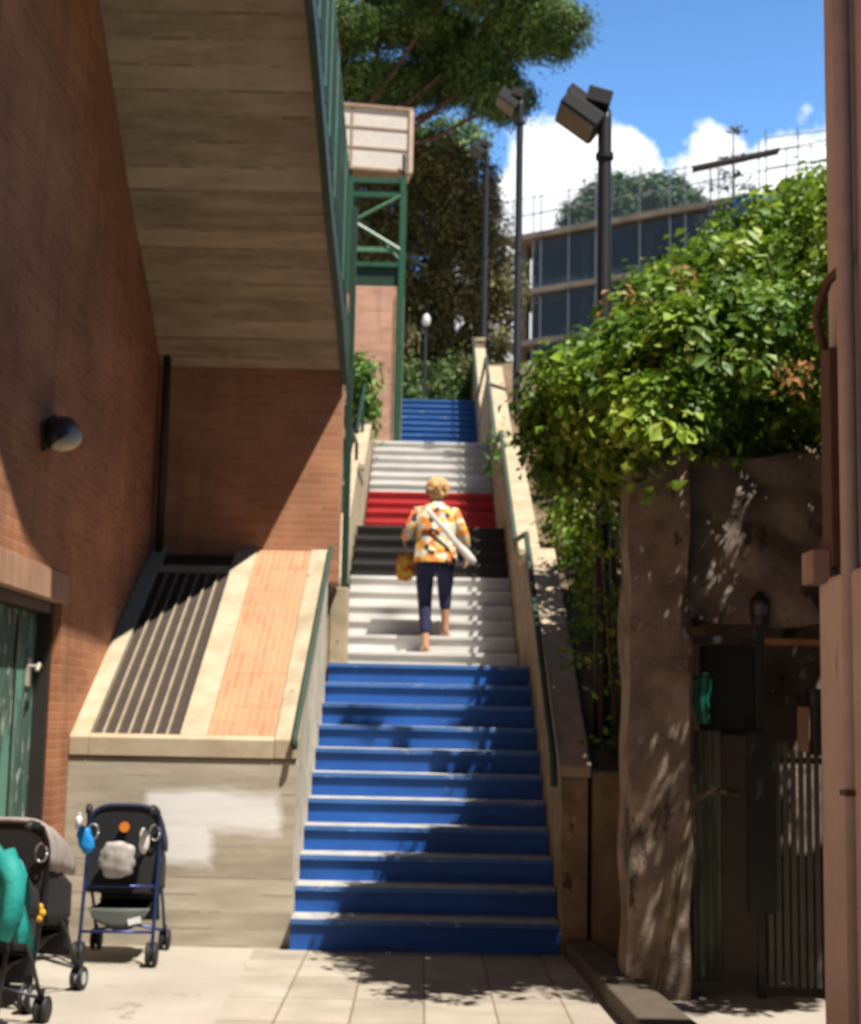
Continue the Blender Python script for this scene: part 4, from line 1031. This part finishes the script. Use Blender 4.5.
# ------------------------------------------------------------------ STROLLERS
M_navy = plain('navy_fabric', (0.012, 0.018, 0.055), 0.7)
M_blackf = plain('black_fabric', (0.012, 0.012, 0.014), 0.8)
M_greyf = plain('grey_fabric', (0.30, 0.26, 0.23), 0.85)
M_tyre = plain('black_rubber', (0.015, 0.015, 0.016), 0.6)
M_rim = plain('pale_rim', (0.50, 0.50, 0.50), 0.35)
M_frameb = plain('black_frame_tube', (0.02, 0.02, 0.024), 0.35, 0.3)
M_framen = plain('blue_frame_tube', (0.03, 0.05, 0.16), 0.35, 0.4)
M_silver = plain('silver_ring', (0.42, 0.42, 0.42), 0.3, 0.6)
def stroller(label, loc, rz, canopy, side, frame, badge=None, w=0.21, h=0.90, rim=M_tyre):
    t = thing('stroller', label, 'stroller', loc, rz, 'strollers parked by the brick wall')
    zc = h - 0.24
    MB().grid(lambda a, c: ((w + 0.02) * math.copysign(abs(math.cos(math.pi * a)) ** 0.55, math.cos(math.pi * a)) * (1 - 0.05 * c), -0.10 + 0.32 * c,
                            zc + 0.25 * max(0, math.sin(math.pi * a)) ** 0.6 * (1 - 0.35 * c * c) - 0.05 * c + 0.006 * math.sin(c * 20)), 28, 12).build('canopy', canopy, t, smooth=True, solid=0.012)
    arch = [((w + 0.012) * math.copysign(abs(math.cos(math.pi * k / 24)) ** 0.55, math.cos(math.pi * k / 24)), -0.10, zc + 0.245 * max(0, math.sin(math.pi * k / 24)) ** 0.6) for k in range(25)]
    bp = MB().prism(arch + [(-w * 0.95, -0.12, 0.40), (w * 0.95, -0.12, 0.40)], (0, 0.02, 0)).build('back_panel', M_blackf, t, smooth=False)
    MB().tube(arch, 0.014, 8).build('canopy_piping', canopy, t, smooth=True)
    if badge:
        MB().tube([(0.0, -0.128, h - 0.12), (0.0, -0.12, h - 0.12)], 0.03, 20).build('badge', badge, bp)
    # seat and leg rest
    MB().grid(lambda a, c: (w * 0.9 * (2 * a - 1), -0.08 + 0.34 * c, 0.42 - 0.05 * c - 0.03 * math.sin(math.pi * a)), 8, 6).build('seat', M_blackf, t, smooth=True, solid=0.03)
    MB().grid(lambda a, c: (w * 0.85 * (2 * a - 1), 0.26 + 0.06 * c, 0.37 - 0.18 * c), 6, 4).build('leg_rest', M_blackf, t, smooth=True, solid=0.02)
    for s_ in (-1, 1):
        x = s_ * w
        MB().grid(lambda a, c: (x * (1.0 + 0.03 * math.sin(3 * a)), -0.10 + 0.30 * a, 0.40 + (zc - 0.36) * c * (1 - 0.45 * a)), 6, 6).build('side_panel', side, t, smooth=True, solid=0.014)
        MB().tube([(x, -0.26, 0.11), (x, -0.17, 0.42), (x, -0.10, 0.70), (x, -0.13, h - 0.10), (x * 0.98, -0.19, h - 0.02), (x * 0.9, -0.26, h)], 0.011, 8).build('push_bar', frame, t, smooth=True)
        MB().tube([(x, 0.36, 0.10), (x, 0.20, 0.30), (x, -0.02, 0.50), (x, -0.11, 0.66)], 0.010, 8).build('front_tube', frame, t, smooth=True)
        MB().tube([(x * 0.92, -0.22, h - 0.01), (x * 0.88, -0.29, h + 0.005), (x * 0.86, -0.33, h - 0.02)], 0.019, 10).build('grip', M_tyre, t, smooth=True)
        rg = MB().tube([(x * 0.86 + 0.030 * math.cos(q_ * math.pi / 8), -0.135, h - 0.15 + 0.045 * math.sin(q_ * math.pi / 8)) for q_ in range(17)], 0.006, 6).build('buckle_ring', M_silver, t, smooth=True)
        for yy_, rr_ in ((-0.27, 0.070), (0.38, 0.062)):
            wh = MB().tube([(x + 0.0, yy_, rr_)] * 1 + [(x + 0.001, yy_, rr_)], rr_, 4) if False else MB()
            for o_ in (-0.020, 0.020):
                ring = [(x + o_, yy_ + (rr_ - 0.014) * math.cos(k * math.pi / 12), rr_ + (rr_ - 0.014) * math.sin(k * math.pi / 12)) for k in range(25)]
                wh.tube(ring, 0.014, 8, cap=False)
            wo = wh.build('wheel', M_tyre, t, smooth=True)
            MB().tube([(x - 0.030, yy_, rr_), (x + 0.030, yy_, rr_)], rr_ - 0.028, 16).build('rim', rim, wo)
            MB().tube([(x, yy_, rr_ + 0.005), (x, yy_ * 0.95, rr_ + 0.09)], 0.012, 8).build('wheel_fork', frame, t)
    MB().tube([(-w, -0.235, 0.19), (w, -0.235, 0.19)], 0.009, 8).build('cross_bar', frame, t, smooth=True)
    MB().tube([(-w, 0.34, 0.12), (0, 0.40, 0.15), (w, 0.34, 0.12)], 0.009, 8).build('foot_bar', frame, t, smooth=True)
    MB().tube([(-w, -0.16, 0.44), (w, -0.16, 0.44)], 0.010, 8).build('cross_bar', frame, t, smooth=True)
    bk = MB().grid(lambda a, c: (w * 0.86 * (2 * a - 1) * (1 - 0.18 * math.sin(math.pi * c)), -0.20 + 0.44 * c, 0.32 - 0.15 * math.sin(math.pi * a) ** 0.6 * math.sin(math.pi * min(1, c * 1.1 + 0.12)) ** 0.5), 12, 8).build('basket', M_blackf, t, smooth=True, solid=0.008)
    MB().grid(lambda a, c: (w * 0.86 * (2 * a - 1), -0.205 - 0.012 * math.sin(math.pi * a), 0.32 - 0.11 * c * math.sin(math.pi * a) ** 0.5), 12, 4).build('basket_flap', plain('basket_band', (0.10, 0.11, 0.10), 0.35), bk, smooth=True, solid=0.006)
    return t
st1 = stroller('navy umbrella stroller with an orange badge, parked facing the concrete wall', (-1.80, 9.22, 0), math.radians(3), M_navy, M_blackf, M_framen,
               badge=plain('orange_badge', (0.75, 0.22, 0.02), 0.5))
lb = MB().box((0.06, -0.235, 0.235), (0.135, -0.225, 0.27), Matrix.Rotation(math.radians(-15), 3, 'Y'), (0.1, -0.23, 0.25)).build('basket_label', plain('white_label', (0.8, 0.8, 0.8), 0.4), st1)
st2 = stroller('large black stroller with a grey canopy, near the green door', (-2.09, 7.85, 0), math.radians(-9), M_greyf, M_blackf, M_frameb, w=0.21, h=0.90, rim=M_rim)
st3 = stroller('black stroller nearest the camera, cut off by the left edge, under a teal jacket', (-2.05, 6.98, 0), math.radians(-4), M_blackf, M_blackf, M_frameb, w=0.22, h=0.80)

def pouch(name, label, cat, loc, size, mat, n=2.5, seed=0):
    """a soft, slightly crumpled bag"""
    b_ = MB().ball((0, 0, 0), 1, 24, 16)
    for v_ in b_.bm.verts:
        c_ = v_.co
        k = 1 + 0.07 * math.sin(6 * c_.x + seed) * math.sin(5 * c_.z + 2 * seed) + 0.05 * math.sin(11 * c_.z + 3 * c_.x)
        for ax in range(3): c_[ax] = math.copysign(abs(c_[ax]) ** (2 / n), c_[ax]) * size[ax] * k
    o = b_.build(name, mat, smooth=True); o.location = loc
    return tag(o, label, cat)
pouch('bag', 'crumpled grey bag stuffed on the back of the navy stroller', 'bag', (-1.81, 9.015, 0.60), (0.105, 0.06, 0.105), noise_mat('grey_bag', (0.28, 0.25, 0.23), (0.5, 0.46, 0.43), scale=14, bump=0.3), seed=1)
pouch('cloth_pouch', 'bright blue pouch hanging on the left side of the navy stroller', 'pouch', (-2.0, 9.0, 0.71), (0.045, 0.03, 0.085), plain('bright_blue_cloth', (0.01, 0.24, 0.62), 0.5), seed=2).rotation_euler = (0, math.radians(-18), 0)
bt = thing('bottle', 'small white bottle tucked above the blue pouch on the navy stroller', 'bottle', (-2.045, 9.0, 0.77))
MB().tube([(0, 0, 0), (0, 0, 0.06), (0, 0, 0.075)], [0.02, 0.02, 0.012], 12).build('flask', M_glassw, bt, smooth=True)
MB().tube([(0, 0, 0.075), (0, 0, 0.095)], 0.013, 12).build('cap', M_glassw, bt)
cl = pouch('white_cloth', 'white cloth hanging on the right side of the navy stroller', 'cloth', (-1.66, 9.03, 0.71), (0.03, 0.025, 0.075), plain('white_cloth', (0.7, 0.66, 0.62), 0.8), seed=4)
# teal jacket over the near stroller's handle
jk = MB().grid(lambda a, c: (-2.12 + 0.36 * a + 0.05 * c + 0.015 * math.sin(7 * c + 9 * a), 6.74 - 0.06 * math.sin(math.pi * c) + 0.03 * math.sin(14 * a) * c + 0.014 * math.sin(31 * a + 5 * c) * (0.3 + c), 0.93 - 0.36 * c - 0.10 * (a - 0.3) ** 2 * 4 + 0.014 * math.sin(11 * a + 3) + 0.010 * math.sin(23 * a - 6 * c)), 60, 36)
jk.grid(lambda a, c: (-2.12 + 0.36 * a, 6.74 + 0.12 * c, 0.93 - 0.10 * (a - 0.3) ** 2 * 4 + 0.014 * math.sin(11 * a + 3) - 0.18 * c * c), 24, 6)
jk.tube([(-1.85, 6.69, 0.84), (-1.79, 6.67, 0.72), (-1.79, 6.66, 0.58), (-1.83, 6.66, 0.48)], [0.05, 0.05, 0.045, 0.038], 12)
tag(jk.build('jacket', noise_mat('teal_cloth', (0.0, 0.22, 0.20), (0.02, 0.36, 0.32), scale=5, rough=0.7, bump=0.3), smooth=True), 'teal jacket draped over the stroller nearest the camera', 'jacket')
fl = thing('toy_flower', 'small yellow toy hanging on the grey canopied stroller', 'toy', (-1.90, 7.52, 0.48))
mb = MB()
for k in range(6):
    a = k * math.pi / 3
    mb.ball((0.028 * math.cos(a), 0, 0.03 * math.sin(a)), (0.02, 0.012, 0.02), 10, 8)
mb.build('petals', plain('yellow_plush', (0.75, 0.42, 0.02), 0.8), fl, smooth=True)
MB().ball((0, -0.008, 0), 0.016, 10, 8).build('centre', plain('orange_plush', (0.6, 0.2, 0.02), 0.8), fl, smooth=True)

# ------------------------------------------------------------------ WOMAN
PX, PY, PZ = 0.035, 14.22, 2.07
PS = 1.08
M_skin = plain('skin', (0.56, 0.30, 0.19), 0.5, vary=0.05)
pr = thing('person', 'person with blond hair in a bright patterned shirt climbing the white steps', 'person', (PX, PY, PZ))
pr.scale = (PS, PS, PS)
V = []; Eg = []; Rd = []
def jv(p, r, parent=None):
    V.append(p); Rd.append(r)
    if parent is not None: Eg.append((parent, len(V) - 1))
    return len(V) - 1
pel = jv((0.02, 0.14, 0.86), (0.125, 0.10))
wa = jv((0.02, 0.16, 1.0), (0.115, 0.09), pel)
ch = jv((0.02, 0.20, 1.18), (0.13, 0.095), wa)
sh = jv((0.02, 0.235, 1.29), (0.09, 0.07), ch)
nk = jv((0.022, 0.255, 1.37), 0.046, sh)
h1 = jv((0.025, 0.275, 1.42), 0.068, nk)
h2 = jv((0.028, 0.29, 1.485), 0.082, h1)
h3 = jv((0.028, 0.295, 1.545), 0.055, h2)
def leg(sx, hip, knee, ankle, toe):
    a = jv(hip, 0.085, pel); b = jv(tuple((Vector(hip) + Vector(knee)) / 2), 0.072, a); c = jv(knee, 0.055, b)
    d = jv(tuple(Vector(knee).lerp(Vector(ankle), 0.35)), 0.05, c); e = jv(ankle, 0.033, d)
    heel = jv((ankle[0], ankle[1] - 0.02, ankle[2] - 0.055), 0.028, e)
    jv(toe, 0.026, heel)
legs = {-1: ((-0.075, 0.14, 0.82), (-0.065, 0.20, 0.46), (-0.05, 0.10, 0.085), (-0.055, 0.25, 0.035)),
        1: ((0.115, 0.15, 0.82), (0.115, 0.36, 0.57), (0.125, 0.37, 0.247), (0.135, 0.51, 0.192))}
for k_, v_ in legs.items(): leg(k_, *v_)
arms = {-1: ((-0.135, 0.235, 1.265), (-0.235, 0.17, 1.06), (-0.255, 0.33, 1.05)), 1: ((0.175, 0.235, 1.265), (0.275, 0.19, 1.05), (0.30, 0.28, 0.89))}
for k_, (s1, e1, w1) in arms.items():
    a = jv((s1[0] * 0.6 + 0.01, s1[1], s1[2] + 0.01), 0.06, sh)
    b = jv(s1, 0.05, a); c = jv(e1, 0.038, b); d = jv(w1, 0.024, c)
    pm = jv((w1[0], w1[1] + 0.02, w1[2] - 0.05), (0.022, 0.014), d)
    for f in range(4):
        y_ = (f - 1.5) * 0.018
        f1 = jv((w1[0] + 0.004, w1[1] + 0.022 + y_, w1[2] - 0.088), 0.008, pm)
        f2 = jv((w1[0] - 0.008 * k_, w1[1] + 0.024 + y_, w1[2] - 0.112 + abs(y_) * 0.2), 0.0075, f1)
        jv((w1[0] - 0.024 * k_, w1[1] + 0.024 + y_, w1[2] - 0.112), 0.007, f2)
    t1 = jv((w1[0] - 0.01 * k_, w1[1] + 0.052, w1[2] - 0.045), 0.009, pm)
    jv((w1[0] - 0.02 * k_, w1[1] + 0.056, w1[2] - 0.078), 0.008, t1)
body = skin('body', V, Eg, Rd, M_skin, pr, sub=2)
# face and ears (turned away from the camera)
fc = MB()
fc.tube([(0.028, 0.365, 1.50), (0.028, 0.392, 1.475), (0.028, 0.372, 1.462)], [0.008, 0.014, 0.01], 8)
fc.ball((-0.058, 0.285, 1.48), (0.012, 0.02, 0.03), 10, 8); fc.ball((0.114, 0.285, 1.48), (0.012, 0.02, 0.03), 10, 8)
fc.build('nose_and_ears', M_skin, pr, smooth=True)
ey = MB(); ey.ball((-0.002, 0.362, 1.50), 0.011, 8, 6); ey.ball((0.058, 0.362, 1.50), 0.011, 8, 6)
ey.build('eyes', M_glassw, pr, smooth=True)
MB().box((0.004, 0.366, 1.437), (0.052, 0.374, 1.446)).build('mouth', plain('lips', (0.5, 0.12, 0.1), 0.5), pr, bev=0.003)
hb_ = MB().ball((0.028, 0.268, 1.497), (0.104, 0.105, 0.102), 28, 20)
for v_ in hb_.bm.verts:
    c_ = v_.co
    k = 1 + 0.03 * math.sin(40 * c_.x + 6 * c_.z) + 0.02 * math.sin(55 * c_.z)
    d_ = Vector((c_.x - 0.028, c_.y - 0.268, c_.z - 1.497))
    if d_.y > 0.05: d_.y = 0.05 + (d_.y - 0.05) * 0.3
    v_.co = Vector((0.028, 0.268, 1.497)) + d_ * k
hb_.ball((0.028, 0.20, 1.425), (0.07, 0.035, 0.045), 16, 10)
for k in range(90):
    a_ = rng.uniform(0, 2 * math.pi); e_ = rng.uniform(-0.5, 1.4)
    p_ = Vector((0.028, 0.262, 1.497)) + Vector((math.cos(a_) * math.cos(e_), -abs(math.sin(a_)) * math.cos(e_) * 0.95, math.sin(e_))) * 0.101
    q_ = p_ + Vector((rng.uniform(-0.02, 0.02), -0.012, -0.045)); hb_.tube([p_, (p_ + q_) / 2 + Vector((0, -0.006, 0)), q_], [0.006, 0.005, 0.002], 5)
hb_.build('hair', noise_mat('blond_hair', (0.55, 0.30, 0.10), (0.80, 0.52, 0.24), scale=30, stretch=(1, 1, 0.3), bump=0.5), pr, smooth=True)

def patch_mat():
    m, t, b = new_mat('patchwork_print')
    tcn = t.nodes.new('ShaderNodeTexCoord')
    vo = t.nodes.new('ShaderNodeTexVoronoi'); vo.inputs['Scale'].default_value = 20; vo.inputs['Randomness'].default_value = 0.85
    t.links.new(tcn.outputs['Object'], vo.inputs['Vector'])
    sp_ = t.nodes.new('ShaderNodeSeparateColor'); t.links.new(vo.outputs['Color'], sp_.inputs[0])
    r = t.nodes.new('ShaderNodeValToRGB'); r.color_ramp.interpolation = 'CONSTANT'
    cols = [(0.0, (0.78, 0.24, 0.03)), (0.2, (0.85, 0.78, 0.62)), (0.38, (0.85, 0.50, 0.07)), (0.52, (0.55, 0.55, 0.48)), (0.64, (0.03, 0.03, 0.04)), (0.76, (0.80, 0.20, 0.05)), (0.88, (0.85, 0.72, 0.40))]
    el_ = r.color_ramp.elements
    el_[0].position = 0; el_[0].color = rgba(cols[0][1]); el_[1].position = cols[1][0]; el_[1].color = rgba(cols[1][1])
    for p_, c_ in cols[2:]:
        e = el_.new(p_); e.color = rgba(c_)
    t.links.new(sp_.outputs[0], r.inputs[0]); t.links.new(r.outputs[0], b.inputs['Base Color'])
    b.inputs['Roughness'].default_value = 0.8
    return m
M_patch = patch_mat()
rings = [(0.795, 0.02, 0.135, 0.192, 0.150), (0.80, 0.02, 0.135, 0.195, 0.150), (0.90, 0.02, 0.15, 0.185, 0.140), (1.0, 0.02, 0.17, 0.175, 0.130), (1.12, 0.02, 0.195, 0.182, 0.130), (1.22, 0.02, 0.22, 0.178, 0.118),
         (1.285, 0.02, 0.235, 0.158, 0.100), (1.325, 0.02, 0.245, 0.105, 0.080), (1.355, 0.022, 0.25, 0.065, 0.065), (1.375, 0.022, 0.253, 0.056, 0.058)]
sb = MB()
def srf(a, c):
    f = c * (len(rings) - 1); i = min(int(f), len(rings) - 2); q_ = f - i
    z, cx, cy, rx, ry = [rings[i][k] * (1 - q_) + rings[i + 1][k] * q_ for k in range(5)]
    th = 2 * math.pi * a
    fold = 1 + (0.035 * math.sin(7 * th + 3 * z) + 0.02 * math.sin(13 * th)) * max(0, (1.25 - z)) * 2
    return (cx + rx * math.cos(th) * fold, cy + ry * math.sin(th) * fold, z)
sb.grid(srf, 48, 36)
for k_, (s1, e1, w1) in arms.items():
    s1v, e1v, w1v = Vector(s1), Vector(e1), Vector(w1)
    sb.tube([s1v * 0.75 + Vector((0.005, s1[1] * 0.25, s1[2] * 0.25)), s1v, s1v.lerp(e1v, 0.5), e1v, e1v.lerp(w1v, 0.5), e1v.lerp(w1v, 0.72)], [0.055, 0.062, 0.055, 0.048, 0.042, 0.040], 16)
sb.build('shirt', M_patch, pr, smooth=True, solid=0.004)
M_trs = plain('navy_trousers', (0.022, 0.024, 0.075), 0.85)
V = []; Eg = []; Rd = []
p0 = jv((0.02, 0.14, 0.86), (0.155, 0.125)); jv((0.02, 0.15, 0.94), (0.15, 0.12), p0)
for k_, (hp, kn, an, to) in legs.items():
    a = jv((hp[0], hp[1], hp[2] - 0.04), 0.103, p0); b = jv(tuple((Vector(hp) + Vector(kn)) / 2), 0.086, a); c = jv(kn, 0.069, b)
    f = 0.84 if k_ < 0 else 0.62
    d = jv(tuple(Vector(kn).lerp(Vector(an), f * 0.5)), 0.060, c); jv(tuple(Vector(kn).lerp(Vector(an), f)), 0.050, d)
skin('trousers', V, Eg, Rd, M_trs, pr, sub=2)
for k_, (hp, kn, an, to) in legs.items():
    z_ = 0.0 if k_ < 0 else 0.157
    d_ = Vector((to[0] - an[0], to[1] - an[1], 0)).normalized(); n_ = Vector((-d_.y, d_.x, 0))
    A_ = Vector((an[0], an[1] - 0.06, z_ + 0.004)); pts_ = []
    for (l_, w_) in ((0, 0.02), (0.02, 0.034), (0.10, 0.032), (0.18, 0.042), (0.225, 0.03), (0.235, 0.0)): pts_.append(A_ + d_ * l_ + n_ * w_)
    for (l_, w_) in ((0.225, 0.03), (0.18, 0.042), (0.10, 0.032), (0.02, 0.034), (0, 0.02)): pts_.append(A_ + d_ * l_ - n_ * w_)
    so_ = MB().prism(pts_, (0, 0, 0.016)); st_ = so_
    st_.tube([A_ + d_ * 0.15 + n_ * 0.04, A_ + d_ * 0.15 + Vector((0, 0, 0.06)), A_ + d_ * 0.15 - n_ * 0.04], 0.008, 6)
    st_.build('sandal', plain('tan_leather', (0.42, 0.24, 0.12), 0.6), pr)
tb = thing('tote_bag', 'small yellow and red flowered tote bag in the climbing person\'s left hand', 'bag', (PX - 0.25 * PS, PY + 0.35 * PS, PZ + 0.665 * PS))
M_tote = noise_mat('flower_print', (0.62, 0.06, 0.03), (0.80, 0.55, 0.06), scale=16, lo=0.42, hi=0.55, spots=[((0.25, 0.32, 0.08), 14, 0.62, (1, 1, 1))], bump=0)
tb_b = MB().ball((0, 0, 0.11), 1, 20, 14)
for v_ in tb_b.bm.verts:
    c_ = v_.co - Vector((0, 0, 0.11))
    for ax, sz in ((0, 0.088), (1, 0.04), (2, 0.135)): c_[ax] = math.copysign(abs(c_[ax]) ** 0.6, c_[ax]) * sz
    v_.co = c_ + Vector((0.0, 0, 0.12))
tb_b.build('bag_body', M_tote, tb, smooth=True)
MB().tube([(-0.05, 0, 0.23), (-0.03, 0, 0.275), (0.0, 0, 0.29), (0.03, 0, 0.275), (0.05, 0, 0.23)], 0.007, 6).build('strap', M_tote, tb)
wb = thing('shoulder_bag', 'white shoulder bag slung across the climbing person\'s back to the right hip', 'bag', (PX + 0.3 * PS, PY + 0.05 * PS, PZ + 0.8 * PS))
wb.scale = (PS, PS, PS)
M_wb = plain('white_canvas', (0.78, 0.74, 0.66), 0.8)
b_ = MB().grid(lambda a, c: (-0.36 + 0.36 * c + 0.022 * (a - 0.5) * (1 + 0.6 * c), -0.055 + 0.10 * (abs(c - 0.45)) ** 1.5 + 0.0, 0.46 - 0.40 * c + 0.035 * (a - 0.5) * (1 + 0.6 * c)), 3, 14)
b_.build('strap', M_wb, wb, solid=0.006, smooth=True)
b_ = MB().ball((0, 0, 0), 1, 20, 12)
for v_ in b_.bm.verts:
    c_ = v_.co
    for ax, sz in ((0, 0.11), (1, 0.03), (2, 0.036)): c_[ax] = math.copysign(abs(c_[ax]) ** 0.7, c_[ax]) * sz
    v_.co = Matrix.Rotation(math.radians(48), 3, 'Y') @ c_ + Vector((0.0, -0.015, 0.07))
b_.build('bag_body', M_wb, wb, smooth=True)
